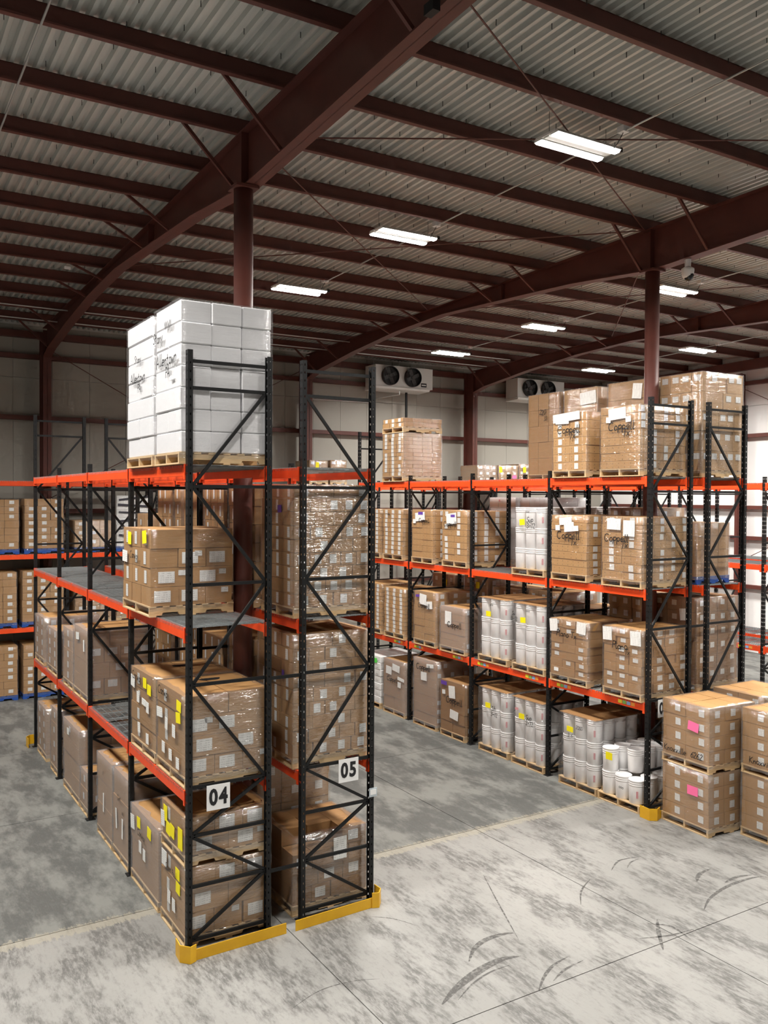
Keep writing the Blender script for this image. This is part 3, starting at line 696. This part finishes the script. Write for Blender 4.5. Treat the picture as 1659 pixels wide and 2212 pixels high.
def pails(label, x0, y0, z, extra=(), layers=3, pal='pallet_wood', top_set=None, wrap='thin_film', cover='cardboard_dark', group=None, rows=4):
    global rnd
    rnd = random.Random(label); dy, dx = .94, .304*rows
    t = thing('pail_pallet', label, 'pallet load', (x0+dx/2, y0+dy/2, z), 0, group); pallet(t, 1.20, 1.0, pal)
    for j in range(layers):
        for i in range(rows):
            for k in range(3):
                if k == 1 and 0 < i < rows-1 and j < layers-1: continue
                if top_set is not None and j == layers-1 and (i, k) not in top_set: continue
                p = ob('pail', PAILM, t, (-dx/2+.152+i*.304, -dy/2+.156+k*.314, PH+j*.416), (0, 0, rnd.uniform(0, 6)))
                if i == 0 and k == 0: ob('pail_print', boxmesh('pail_print', .035, .004, .12, 'pail_red'), p, (0, 0, 0)).matrix_local = Matrix.Rotation(-p.rotation_euler.z, 4, 'Z') @ Matrix.Translation((-.104, -.098, .17)) @ Matrix.Rotation(-.815, 4, 'Z')
    H_ = layers*.416
    if cover: part('top_sheet', MB().quadbox((-dx/2, -dy/2, PH+H_), (dx/2, dy/2, PH+H_+.008)), cover, t)
    if wrap and top_set is None: ob('stretch_wrap', wrap_mesh(dx, dy, H_, wrap, label, rim=.05), t, (0, 0, PH))
    decorate(t, dx, dy, PH, H_, extra, off=.024)
    return t

# ---------------------------------------------------------------- pallet loads
Z1, Z2, Z3 = 1.945, 3.916, 5.888
A0, A1 = -.02, 1.09; B0, B1 = 1.44, 2.60; C0, C1 = 8.24, 9.40; D0, D1 = 9.78, 10.94
G1, G2, G3, G4, G5, G6 = 'loads in the rack numbered four', 'loads in the rack numbered five', 'loads in the labelled rack', 'loads in the rack behind the labelled rack', 'cartons stacked on the floor', 'loads along the cooler wall'
LB = [('y', .20, .15, .35, .6, .6), ('y', .10, .07, .85, .85, .4), ('x', .10, .15, .3, .5, .8)]      # big white sheets
SQ = [('x', .10, .11, .5, .55, 1), ('y', .10, .11, .5, .55, .9)]                                       # one small square each
CP = [('x', .10, .11, .35, .5, .75), ('y', .10, .11, .8, .5, .8)]
# --- rack four
load('tall wrapped stack of glossy white foam boxes on a pallet, next to the end frame', A0-.08, 1.09, .06, 1.02, Z3, 7.86, 3, 1, 7, (3, 2), 'foam_white', None, 'thin_film', group=G1, name='foam_box_pallet', bev=.012, jit=.012,
     extra=[('t', 'x', .2, .79, .13, 'Stony'), ('t', 'x', .55, .62, .15, 'Allentown'), ('t', 'x', .6, .53, .12, 'PA'), ('t', 'x', .62, .85, .09, 'NNWN'), ('w', 'x', .75, .5, .10, .05)])
load('wrapped stack of white foam boxes behind the end stack of foam boxes', A0-.08, 1.09, 1.14, 2.32, Z3, 7.84, 3, 1, 7, (3, 2), 'foam_white', None, 'thin_film', group=G1, name='foam_box_pallet', bev=.012, jit=.012,
     extra=[('t', 'x', .5, .72, .10, 'Stony'), ('t', 'x', .5, .58, .13, 'Allentown'), ('t', 'x', .55, .50, .11, 'PA')])
load('brown cartons with two yellow tags alone on the third level beside bare decks', -.14, 1.0, 1.12, 2.40, Z2, 5.06, 3, 3, 4, (2, 3), 'cardboard', [('y', .22, .15, .3, .5, .7), ('y', .10, .07, .8, .8, .6), ('x', .10, .17, .5, .5, .7)], 'thin_film', group=G1,
     extra=[('y', 'x', .30, .86, .13, .17), ('y', 'x', .85, .9, .15, .17), ('w', 'x', .12, .6, .2, .16), ('t', 'x', .5, .62, .10, 'Conway')])
load('wide brown carton load with a black hand hole in its top, against the end frame', A0, A1, .06, 1.20, Z1, 3.07, 3, 1, 4, (2, 1), 'cardboard', LB, 'stretch_film', group=G1, hole=(.07, .30), extra=[('t', 'x', .3, .9, .11, 'Conway'), ('y', 'x', .82, .85, .14, .13), ('y', 'x', .80, .70, .14, .13), ('w', 'x', .15, .62, .2, .13), ('w', 'x', .4, .53, .09, .15), ('w', 'x', .66, .5, .1, .16), ('w', 'x', .3, .2, .1, .14), ('w', 'x', .55, .17, .1, .14), ('w', 'x', .8, .13, .1, .14)])
load('wide brown carton load with two yellow tags at the top, second from the end frame', A0, A1, 1.27, 2.41, Z1, 3.07, 3, 1, 4, (2, 1), 'cardboard', LB, 'stretch_film', group=G1, hole=(.07, .18), extra=[('t', 'x', .3, .88, .11, 'Conway'), ('y', 'x', .62, .87, .13, .14), ('y', 'x', .80, .81, .14, .14), ('w', 'x', .12, .8, .16, .16), ('w', 'x', .35, .62, .1, .15), ('w', 'x', .6, .6, .16, .09), ('w', 'x', .75, .56, .1, .15), ('w', 'x', .4, .2, .1, .14), ('w', 'x', .75, .13, .1, .14)])
load('carton load at the bottom of the double stack by the end frame', A0, A1, .06, 1.02, 0, .98, 3, 1, 3, (2, 1), 'cardboard', LB, 'stretch_film', group=G1, extra=[('y', 'x', .74, .82, .13, .14), ('y', 'x', .76, .62, .13, .14), ('t', 'x', .5, .76, .08, 'Saint Paul'), ('w', 'x', .2, .85, .17, .2), ('w', 'x', .4, .35, .1, .16), ('w', 'x', .6, .3, .1, .16)])
load('shallow wrapped load with crumpled yellow tags on top of the double stack', A0, A1, .06, 1.00, .985, 1.58, 2, 1, 2, (3, 1), 'cardboard', LB, 'stretch_film', group=G1, extra=[('y', 'x', .22, .7, .12, .2), ('y', 'x', .35, .35, .14, .16), ('y', 'x', .52, .38, .14, .16), ('y', 'x', .85, .4, .14, .26), ('w', 'x', .12, .5, .12, .2)])
load('single brown carton load with two yellow tags beside the double stack', A0, A1, 1.14, 2.42, 0, 1.09, 2, 1, 2, None, 'cardboard', None, 'milky_film', group=G1, extra=[('y', 'x', .33, .83, .13, .15), ('y', 'x', .72, .84, .14, .15), ('w', 'x', .1, .75, .16, .2), ('t', 'x', .45, .68, .09, 'Conway'), ('w', 'x', .4, .5, .1, .16), ('w', 'x', .55, .45, .1, .16)])
load('tall milky wrapped load with vertical marker writing on the floor', A0, A1, 2.58, 3.44, 0, 1.33, 2, 1, 3, None, 'cardboard', None, 'milky_film', group=G1, extra=[('t', 'x', .5, .68, .09, 'Ont'), ('t', 'x', .75, .55, .07, 'oni'), ('w', 'x', .3, .4, .06, .3), ('w', 'x', .7, .35, .06, .3)])
load('tall milky wrapped load with a marker scrawl, behind its twin on the floor', A0, A1, 3.50, 4.42, 0, 1.33, 2, 1, 3, None, 'cardboard', None, 'milky_film', group=G1, extra=[('t', 'x', .5, .8, .08, 'Rob'), ('w', 'x', .5, .4, .05, .3)])
load('low short stack of cartons on a narrow pallet in front of a taller one', A0, A1, 5.12, 5.66, 0, .74, 3, 1, 2, None, 'cardboard', SQ, 'milky_film', group=G1)
load('uneven carton stack with a bulging upper box, in the third bay on the floor', A0, A1, 5.74, 7.05, 0, 1.32, 3, 2, 4, (2, 1), 'cardboard', [('x', .1, .1, .4, .6, .4)], 'milky_film', group=G1, extra=[('w', 'x', .35, .85, .13, .12)])
load('narrow grey wrapped stack in the last bay on the floor, nearer of two', A0, A1, 7.62, 8.28, 0, 1.28, 3, 1, 4, None, 'cardboard', SQ, 'milky_film', group=G1)
load('narrow grey wrapped stack by the far yellow guard', A0, A1, 8.75, 9.70, 0, 1.08, 3, 2, 4, None, 'cardboard', SQ, 'milky_film', group=G1)
load('big carton stack on the second level beside the empty wire deck', A0, A1, 5.10, 6.18, Z1, 3.19, 4, 2, 4, (3, 2), 'cardboard', [('y', .16, .12, .5, .8, .6)], 'milky_film', group=G1, extra=[('w', 'x', .35, .85, .2, .13), ('w', 'x', .8, .75, .07, .2)])
load('thin carton stack in cloudy wrap on the second level, third bay', A0, A1, 6.24, 7.05, Z1, 3.04, 3, 1, 5, None, 'cardboard', SQ, 'milky_film', group=G1)
load('low cloudy wrapped cartons on the second level, last bay', A0, A1, 7.64, 8.62, Z1, 2.84, 3, 2, 4, None, 'cardboard', SQ, 'milky_film', group=G1)
load('cloudy wrapped carton stack on the second level at the far end frame', A0, A1, 8.98, 9.96, Z1, 2.94, 3, 2, 4, None, 'cardboard', SQ, 'milky_film', group=G1)
# --- rack five
load('open-topped carton load with wrap torn at one corner, on the floor behind the end frame', B0, B1-.04, .12, 1.14, 0, 1.03, 4, 3, 4, (3, 3), 'cardboard_dark', [('y', .15, .13, .4, .5, .6)], 'stretch_film', group=G2, skip=((3, 0, 0), (3, 1, 0)), extra=[('w', 'y', .62, .72, .2, .3)])
load('tall plain carton load deep under the second level of the frame numbered five', B0, B1, 1.30, 2.40, 0, 1.70, 3, 2, 5, None, 'cardboard', [('y', .12, .12, .6, .6, .7)], 'stretch_film', group=G2)
load('tall wrapped stack of labelled brown boxes on the second level of frame five', B0, B1, .12, 1.24, Z1, 3.69, 4, 3, 9, (5, 3), 'cardboard', [('y', .10, .12, .5, .5, .55), ('x', .07, .14, .5, .5, .6)], 'stretch_film', group=G2, extra=[('k', 'x', .75, .66, .06, .12)])
load('tall shiny wrapped stack of labelled brown boxes on the third level of frame five', B0, B1, .10, 1.14, Z2, 5.66, 4, 3, 9, (5, 3), 'cardboard', [('y', .10, .12, .5, .5, .55), ('x', .07, .14, .5, .5, .9)], 'stretch_film', group=G2, extra=[('k', 'x', .6, .8, .12, .10)])
for i, (a, b, z, tp, what) in enumerate([
    (1.40, 2.38, Z2, 5.62, 'third level, just behind the maroon pipe column'), (2.60, 3.42, Z2, 5.66, 'third level, between the end posts'), (3.58, 4.46, Z2, 5.66, 'third level, with a loose film strand'), (4.63, 5.0-.04, Z2, 5.66, 'third level, narrow and beside a rack post'), (5.08, 5.92, Z2, 5.66, 'third level, third bay'),
    (1.40, 2.38, Z1, 3.45, 'second level behind the pipe column'), (2.62, 3.55, Z1, 3.30, 'second level behind the hand hole boxes'), (3.75, 4.7, Z1, 3.55, 'second level in the second bay'), (5.15, 6.1, Z1, 3.5, 'second level in the third bay'), (2.62, 3.6, 0, 1.5, 'floor in the second bay'), (3.75, 4.7, 0, 1.4, 'floor beyond the second bay')]):
    load('cartons with narrow white labels, ' + what + ', rack numbered five', B0, B1, a, b, z, tp, 3, 3 if b-a > .6 else 1, 6 if tp-z > 1.5 else 5, None, 'cardboard', [('x', .06, .16, .5, .6, .75)], 'thin_film', group=G2)
load('small brown box stack with an open space above it on the third level', B0, B1, 6.3, 7.3, Z2, 5.15, 2, 2, 3, None, 'cardboard_pale', SQ, 'thin_film', group=G2)
# --- labelled rack: top level
load('carton stack with Coppell written in marker beside the tall end frame, top level', C0, C1+.02, .46, 1.40, Z3, 7.14, 4, 1, 8, (4, 2), 'cardboard_dots', [('y', .10, .11, .08, .5, .5)], 'stretch_film', group=G3, extra=[('w', 'x', .44, .88, .34, .2), ('w', 'x', .22, .79, .09, .1), ('w', 'x', .72, .78, .1, .1), ('t', 'x', .55, .66, .15, 'Coppell'), ('t', 'x', .68, .55, .14, 'Tx')])
load('carton stack with Coppell written under bright white sheets, second on the top level', C0, C1, 1.76, 2.66, Z3, 7.12, 3, 2, 7, None, 'cardboard_dots', [('x', .10, .11, .4, .5, .85), ('y', .10, .11, .5, .5, .2)], 'thin_film', group=G3, extra=[('w', 'x', .42, .93, .6, .16), ('w', 'x', .3, .86, .3, .1), ('t', 'x', .5, .69, .15, 'Coppell'), ('t', 'x', .62, .58, .14, 'Tx')])
load('tall stack of small labelled cartons alone near the far end of the top level', C0, C1, 8.05, 9.02, Z3, 7.10, 4, 3, 11, None, 'cardboard_dots', [('x', .11, .085, .5, .5, .95)], 'stretch_film', group=G3, extra=[('t', 'x', .35, .86, .10, 'Rou')])
load('short layer of cartons on a second pallet atop the small-carton stack', C0, C1, 8.05, 9.02, 7.108, 7.47, 4, 3, 2, None, 'cardboard_dots', [('x', .11, .085, .5, .5, .95)], 'thin_film', group=G3)
# level three
load('carton stack with Coppell in marker by the end frame, third level', C0, C1+.02, .40, 1.34, Z2, 5.17, 4, 2, 8, None, 'cardboard_dots', [('x', .11, .11, .5, .5, .7), ('y', .09, .1, .8, .5, .7)], 'stretch_film', group=G3, extra=[('w', 'x', .32, .88, .27, .2), ('w', 'x', .7, .82, .22, .28), ('t', 'x', .38, .64, .14, 'Coppell'), ('t', 'x', .6, .54, .13, 'Tx')])
load('carton stack with Coppell and two white sheets, third level, second from the end', C0, C1, 1.72, 2.68, Z2, 5.17, 3, 2, 8, (3, 1), 'cardboard_dots', [('y', .11, .1, .6, .5, .8)], 'thin_film', group=G3, extra=[('w', 'x', .42, .9, .28, .14), ('w', 'x', .52, .8, .22, .18), ('w', 'x', .2, .78, .1, .1), ('w', 'x', .72, .78, .1, .1), ('t', 'x', .5, .64, .15, 'Coppell'), ('t', 'x', .66, .53, .13, 'Tx')])
pails('bright white pails with a yellow tag, alone in a half empty bay, third level', C0, 2.93, Z2, [('y', 'x', .36, .76, .13, .12), ('t', 'x', .62, .79, .11, 'Sup'), ('t', 'x', .66, .69, .10, '3-12'), ('t', 'x', .55, .93, .06, 'ose')], group=G3, cover=None)
load('carton stack with a purple and white sheet beside the bare deck, third level', C0, C1+.1, 5.42, 6.36, Z2, 5.19, 4, 2, 8, None, 'cardboard_dots', [('x', .11, .11, .3, .5, .75), ('y', .11, .12, .85, .5, .8)], 'thin_film', group=G3, extra=[('w', 'x', .4, .84, .32, .25), ('k', 'x', .46, .9, .16, .06), ('t', 'x', .35, .72, .12, 'Coppell')])
load('carton stack with a purple and white sheet and plain lower boxes, third level', C0, C1, 6.74, 7.64, Z2, 5.19, 3, 2, 8, None, 'cardboard_dots', [('y', .11, .1, .8, .5, .8)], 'thin_film', group=G3, extra=[('w', 'x', .42, .86, .34, .2), ('k', 'x', .45, .93, .2, .07), ('t', 'x', .62, .77, .11, 'Coppell'), ('w', 'x', .16, .76, .1, .1)])
load('stack of small cartons with columns of white labels, third level, far bay', C0, C1, 8.05, 8.98, Z2, 5.18, 4, 3, 10, None, 'cardboard_dots', [('x', .11, .09, .5, .5, .98)], 'thin_film', group=G3, extra=[('t', 'x', .3, .9, .1, 'Rou')])
load('stack of small labelled cartons half hidden by the frame five post, third level', C0, C1, 9.12, 10.1, Z2, 5.18, 4, 3, 10, None, 'cardboard_dots', [('x', .11, .09, .5, .5, .98)], 'thin_film', group=G3)
# level two
load('staggered brown cartons with Plano written on them by the end frame', C0, C1+.02, .38, 1.28, Z1, 3.19, 4, 3, 7, (4, 3), 'cardboard', [('x', .12, .07, .5, .7, .6), ('y', .13, .09, .6, .6, .6)], 'stretch_film', group=G3, jit=.016, extra=[('w', 'x', .12, .88, .18, .24), ('w', 'x', .86, .87, .2, .25), ('t', 'x', .46, .70, .13, 'Plano'), ('t', 'x', .66, .62, .1, 'Tx')])
load('staggered brown cartons with Plano written on them, second level, second from the end', C0, C1, 1.68, 2.68, Z1, 3.16, 3, 3, 7, (3, 3), 'cardboard', [('x', .12, .07, .5, .7, .55), ('y', .12, .08, .5, .6, .2)], 'stretch_film', group=G3, jit=.016, extra=[('w', 'x', .10, .88, .18, .24), ('w', 'x', .85, .9, .2, .22), ('t', 'x', .46, .73, .12, 'Plano Tx')])
pails('white pails under a brown sheet with a yellow tag, second level, near the middle', C0, 2.90, Z1, [('y', 'x', .38, .74, .13, .11), ('t', 'x', .1, .82, .08, 'Sub'), ('t', 'x', .1, .73, .08, '3-12'), ('t', 'x', .55, .9, .06, 'ose')], group=G3)
pails('yellow tagged white pails under a brown sheet, second level, beside the grey box', C0, 4.04, Z1, [('y', 'x', .40, .74, .13, .11), ('t', 'x', .06, .82, .08, 'So'), ('t', 'x', .52, .9, .06, 'ose')], group=G3)
load('smooth grey wrapped box with a narrow white sheet, second level', C0, C1, 5.46, 6.42, Z1, 2.99, 3, 1, 6, None, 'cardboard', [('y', .1, .1, .2, .5, .5)], 'milky_film', group=G3, extra=[('w', 'x', .35, .72, .2, .3), ('t', 'x', .6, .55, .13, 'Coppell'), ('t', 'x', .75, .82, .1, 'MI')])
load('carton stack with white sheets and Coppell in the wrap, second level', C0, C1, 6.62, 7.52, Z1, 3.24, 3, 2, 7, None, 'cardboard_dots', [('y', .11, .1, .5, .5, .8)], 'stretch_film', group=G3, extra=[('w', 'x', .45, .84, .24, .25), ('w', 'x', .75, .74, .2, .18), ('k', 'x', .2, .9, .16, .06), ('t', 'x', .5, .7, .12, 'Coppell')])
load('stack of small cartons with columns of white labels, second level, far bay', C0, C1, 7.96, 8.90, Z1, 3.2, 4, 3, 11, None, 'cardboard_dots', [('x', .11, .085, .5, .5, .98)], 'thin_film', group=G3)
load('stack of small labelled cartons half hidden by the frame five post, second level', C0, C1, 9.06, 10.1, Z1, 3.24, 4, 3, 11, None, 'cardboard_dots', [('x', .11, .085, .5, .5, .98)], 'thin_film', group=G3)
# floor level
pails('part load of white pails with a single raised row and a yellow tag', 8.20, .40, 0, [('y', 'x', .30, .86, .13, .13), ('t', 'x', .62, .28, .06, 'Jooob')], layers=2, top_set={(0, 2), (1, 2), (2, 2), (3, 2), (1, 1), (2, 1), (3, 1), (3, 0)}, group=G3, cover=None)
pails('full load of white pails with a yellow tag next to the part load', 8.20, 1.43, 0, [('y', 'x', .33, .78, .14, .1), ('t', 'x', .6, .83, .07, '2000'), ('t', 'x', .35, .68, .07, '3-6')], group=G3)
pails('white pails with yellow tag and marker scrawl on the floor before a rack post', C0, 2.90, 0, [('y', 'x', .36, .72, .14, .11), ('t', 'x', .6, .72, .10, 'Sup'), ('t', 'x', .63, .63, .09, '3-12'), ('r', 'x', .2, .82, .1, .05)], group=G3)
pails('white pails with a yellow tag beside the carton marked Coppell on the floor', C0, 4.0, 0, [('y', 'x', .36, .72, .14, .11), ('t', 'x', .58, .68, .10, 'Sih'), ('t', 'x', .6, .58, .09, '3-12')], group=G3)
load('dark brown cartons with Coppell and a pasted sheet, floor, beside the pails', C0, C1, 5.46, 6.38, 0, 1.29, 3, 2, 5, None, 'cardboard_dark', [('y', .1, .1, .3, .5, .4)], 'thin_film', group=G3, extra=[('k', 'x', .16, .94, .22, .09), ('w', 'x', .5, .8, .2, .28), ('w', 'x', .16, .76, .1, .1), ('t', 'x', .6, .62, .15, 'Coppell'), ('w', 'x', .6, .36, .26, .2)])
load('tall smooth wrapped box with Coppell and two white sheets, on the floor', C0, C1, 6.56, 7.52, 0, 1.62, 3, 1, 7, None, 'cardboard', [('y', .1, .1, .1, .5, .7), ('y', .1, .1, .7, .6, .3)], 'milky_film', group=G3, extra=[('w', 'x', .75, .92, .24, .09), ('w', 'x', .48, .73, .2, .2), ('t', 'x', .45, .86, .14, 'Coppell')])
load('brown cartons with several white sheets on the floor near the white tub boxes', C0, C1, 7.92, 8.92, 0, 1.37, 3, 2, 4, None, 'cardboard', None, 'milky_film', group=G3, extra=[('w', 'x', .28, .78, .22, .2), ('w', 'x', .62, .86, .28, .17), ('w', 'x', .85, .66, .25, .08), ('t', 'x', .45, .6, .12, 'Coppell'), ('w', 'x', .78, .54, .12, .14)])
load('stack of white lidded boxes with a green tag at the far end of the floor', C0, C1, 9.08, 10.1, 0, 1.36, 3, 3, 7, None, 'white_plastic', [('x', .15, .06, .5, .5, .7)], None, group=G3, name='white_box_pallet', bev=.012, extra=[('g', 'x', .75, .90, .22, .12)])
# --- rack behind the labelled rack
load('tall stack of pale cartons, each labelled, top level beyond the end frame', D0, D1, .40, 1.38, Z3, 7.82, 5, 4, 5, (4, 4), 'cardboard_pale', [('x', .14, .11, .5, .8, .8), ('y', .14, .11, .5, .8, .7)], 'stretch_film', group=G4, extra=[('w', 'x', .15, .62, .28, .28)])
load('tall plain carton stack cut by the maroon pipe column, top level behind', D0, D1, 1.50, 2.72, Z3, 7.83, 3, 2, 5, None, 'cardboard_pale', None, 'stretch_film', group=G4, extra=[('w', 'x', .65, .88, .2, .3)])
load('tall carton stack with one large white sheet, top level behind', D0, D1, 3.02, 4.0, Z3, 7.82, 3, 2, 5, (3, 2), 'cardboard_pale', None, 'stretch_film', group=G4, extra=[('w', 'x', .75, .88, .38, .26)])
load('tall reddish brown carton stack with torn film, farthest of the tall four', D0, D1, 4.16, 5.16, Z3, 7.82, 3, 3, 5, None, 'cardboard', None, 'stretch_film', group=G4, extra=[('t', 'x', .5, .76, .11, '220'), ('t', 'x', .6, .68, .09, '33')])
load('shiny wrapped cartons on a blue pallet, third level', D0+.05, D1-.2, .52, 1.5, Z2, 5.05, 3, 3, 4, None, 'cardboard', None, 'stretch_film', 'blue_paint', group=G4)
load('low wide carton load with a white sheet, seen behind the Coppell cartons', D0, D1, 1.72, 2.62, Z2, 5.31, 3, 3, 5, None, 'cardboard_pale', SQ, 'stretch_film', group=G4, extra=[('w', 'x', .8, .9, .16, .2)])
pails('white pails behind the half empty bay, third level', D0, 3.20, Z2, (), group=G4, cover=None)
load('white printed boxes stacked high behind the bright pails', D0, D1, 4.45, 5.42, Z2, 5.50, 4, 3, 6, None, 'white_plastic', [('x', .07, .1, .5, .7, .6)], 'milky_film', group=G4, name='white_box_pallet')
load('white printed boxes with red marks behind a rack post, third level', D0, D1, 5.58, 6.54, Z2, 5.50, 4, 3, 6, None, 'white_plastic', [('x', .07, .1, .5, .7, .6)], 'milky_film', group=G4, name='white_box_pallet', extra=[('r', 'x', .4, .95, .05, .05)])
load('brown carton load behind the purple sheet cartons, third level', D0, D1, 6.75, 7.7, Z2, 5.15, 3, 2, 5, None, 'cardboard', SQ, 'thin_film', group=G4)
load('tall dark carton load with rows of white labels by the end frame, second level', D0, D1, .46, 1.5, Z1, 3.66, 4, 3, 6, None, 'cardboard_dark', [('y', .11, .1, .5, .75, .85), ('x', .11, .1, .5, .6, .7)], 'stretch_film', group=G4, extra=[('w', 'x', .75, .8, .2, .22)])
load('carton load with many labels deep on the second level beside the pipe column', D0, D1, 1.72, 2.64, Z1, 3.56, 4, 3, 6, None, 'cardboard_pale', [('x', .11, .11, .5, .6, .9)], 'thin_film', group=G4)
for i, (a, b, z, tp, tg, what) in enumerate([(2.95, 3.95, Z1, 3.15, 0, 'second level behind the pails'), (4.1, 5.1, Z1, 3.40, 0, 'second level behind the second pails'), (5.45, 6.4, Z1, 3.35, 1, 'second level behind the smooth grey box'), (6.6, 7.55, Z1, 3.55, 1, 'second level behind the white sheets'), (7.95, 8.95, Z1, 3.5, 1, 'second level behind the small cartons'),
    (.5, 1.5, 0, 1.45, 0, 'floor behind the part load of pails'), (1.7, 2.65, 0, 1.5, 0, 'floor behind the full load of pails'), (5.45, 6.4, 0, 1.5, 0, 'floor behind the dark cartons'), (7.95, 8.95, 0, 1.5, 0, 'floor behind the cartons with sheets')]):
    load('wrapped brown carton load on the ' + what, D0, D1, a, b, z, tp, 3, 3, 5, None, 'cardboard', SQ, 'stretch_film', group=G4, extra=[('y', 'x', .6, .85, .12, .16)] if tg else ())
# --- floor stacks in front of the labelled rack
KX = dict(nx=3, ny=2, nl=4, alt=None, mt='cardboard', wrap='stretch_film', group=G5)
KL = [('x', .11, .115, .72, .55, 1), ('y', .11, .115, .5, .55, .85)]
load('lower carton load with a pink tag, beside the yellow corner guard', 8.38, 9.48, -.97, .02, 0, 1.02, lab=KL, rz=-.05, extra=[('p', 'x', .68, .62, .22, .15)], **KX)
load('upper carton load with a pink tag and Knoxville in marker, nearest the rack corner', 8.38, 9.48, -.97, .02, 1.028, 2.10, lab=KL, rz=-.05, extra=[('p', 'x', .68, .62, .22, .15), ('t', 'x', .30, .10, .10, 'Knoxville'), ('t', 'x', .76, .10, .10, '6262')], **KX)
load('lower carton load at the picture edge in front of the pink tagged stack', 8.95, 10.1, -2.16, -1.12, 0, 1.03, lab=KL, rz=-.03, extra=[('p', 'x', .62, .64, .2, .15)], **KX)
load('upper carton load at the picture edge with Knoxville in marker', 8.95, 10.1, -2.16, -1.12, 1.038, 2.10, lab=KL, rz=-.03, extra=[('p', 'x', .62, .64, .2, .15), ('t', 'x', .38, .10, .10, 'Knoxville')], **KX)
load('lower carton load hidden behind the pink tagged stack', 9.72, 10.85, -.97, .05, 0, 1.03, lab=KL, **KX)
load('carton load with a bright tan top behind the pink tagged stack', 9.72, 10.85, -.97, .05, 1.038, 2.13, lab=KL, **KX)
# --- loads along the cooler wall
W0, W1 = 14.88, 15.92
WL = [('y', .12, .09, .5, .7, .8)]
for i, (a, b, z, tp, mm, pl, lb) in enumerate([
    (-.66, .42, Z2, 5.38, 'cardboard', 'blue_paint', 'carton stack on blue pallet by the cooler wall, third level, at picture edge'),
    (.56, 1.56, Z2, 5.40, 'cardboard', 'blue_paint', 'carton stack on blue pallet by the cooler wall, third level, beside the far frame'),
    (-.66, .36, Z1, 3.44, 'cardboard', 'blue_paint', 'carton stack on blue pallet by the cooler wall, second level, at picture edge'),
    (.50, 1.56, Z1, 3.45, 'cardboard', 'blue_paint', 'carton stack on blue pallet by the cooler wall, second level, beside the far frame'),
    (-.66, .38, 0, 1.46, 'cardboard', 'blue_paint', 'carton stack on blue pallet on the floor by the cooler wall, at picture edge'),
    (.52, 1.56, 0, 1.45, 'cardboard', 'blue_paint', 'labelled carton stack on a blue pallet on the floor behind the far yellow guard'),
    (1.86, 2.88, Z2, 4.80, 'cardboard_pale', 'blue_paint', 'low pale wrapped cartons by the cooler wall, seen through the foam box rack'),
    (3.0, 4.02, Z2, 5.50, 'white_plastic', 'blue_paint', 'silvery wrapped bundle with dark bands by the cooler wall'),
    (1.86, 2.88, Z1, 3.3, 'cardboard', 'pallet_wood', 'carton stack by the cooler wall, second level, seen through the foam box rack'),
    (3.0, 4.02, Z1, 3.3, 'cardboard', 'pallet_wood', 'carton stack by the cooler wall, second level, under the silvery bundle'),
    (9.1, 9.75, Z3, 6.66, 'cardboard', 'pallet_wood', 'low wrapped box layer with a yellow tag on the top level between the end frames'),
    (9.85, 10.45, Z3, 6.68, 'cardboard', 'pallet_wood', 'low wrapped box layer on the top level beside the yellow tagged one'),
    (15.85, 16.75, Z3, 6.66, 'cardboard_dark', 'pallet_wood', 'low dark cartons on the top level of the cooler wall, under the third rafter'),
    (16.82, 17.72, Z3, 6.68, 'cardboard', 'pallet_wood', 'low wrapped cartons with a yellow and a pink tag on the cooler wall top level'),
    (17.78, 18.6, Z3, 6.74, 'cardboard_dark', 'pallet_wood', 'low dark box with a yellow tag behind the reddish carton stack')]):
    ex = {7: [('d', 'y', .5, .95, .9, .06), ('d', 'y', .5, .80, .96, .07), ('d', 'y', .5, .66, .9, .05), ('d', 'y', .5, .52, .96, .07), ('d', 'y', .5, .36, .9, .05), ('d', 'y', .5, .2, .9, .06)], 10: [('y', 'y', .4, .75, .12, .2)], 13: [('y', 'y', .08, .75, .14, .22), ('p', 'y', .8, .35, .2, .12)], 14: [('y', 'y', .3, .7, .14, .2)]}.get(i, ())
    load(lb, a, b, W0, W1, z, tp, 3, 3, 7 if tp-z > 1.3 else 3, None, mm, WL if mm != 'white_plastic' else None, 'stretch_film' if i > 5 else 'thin_film', pl, group=G6, extra=ex)
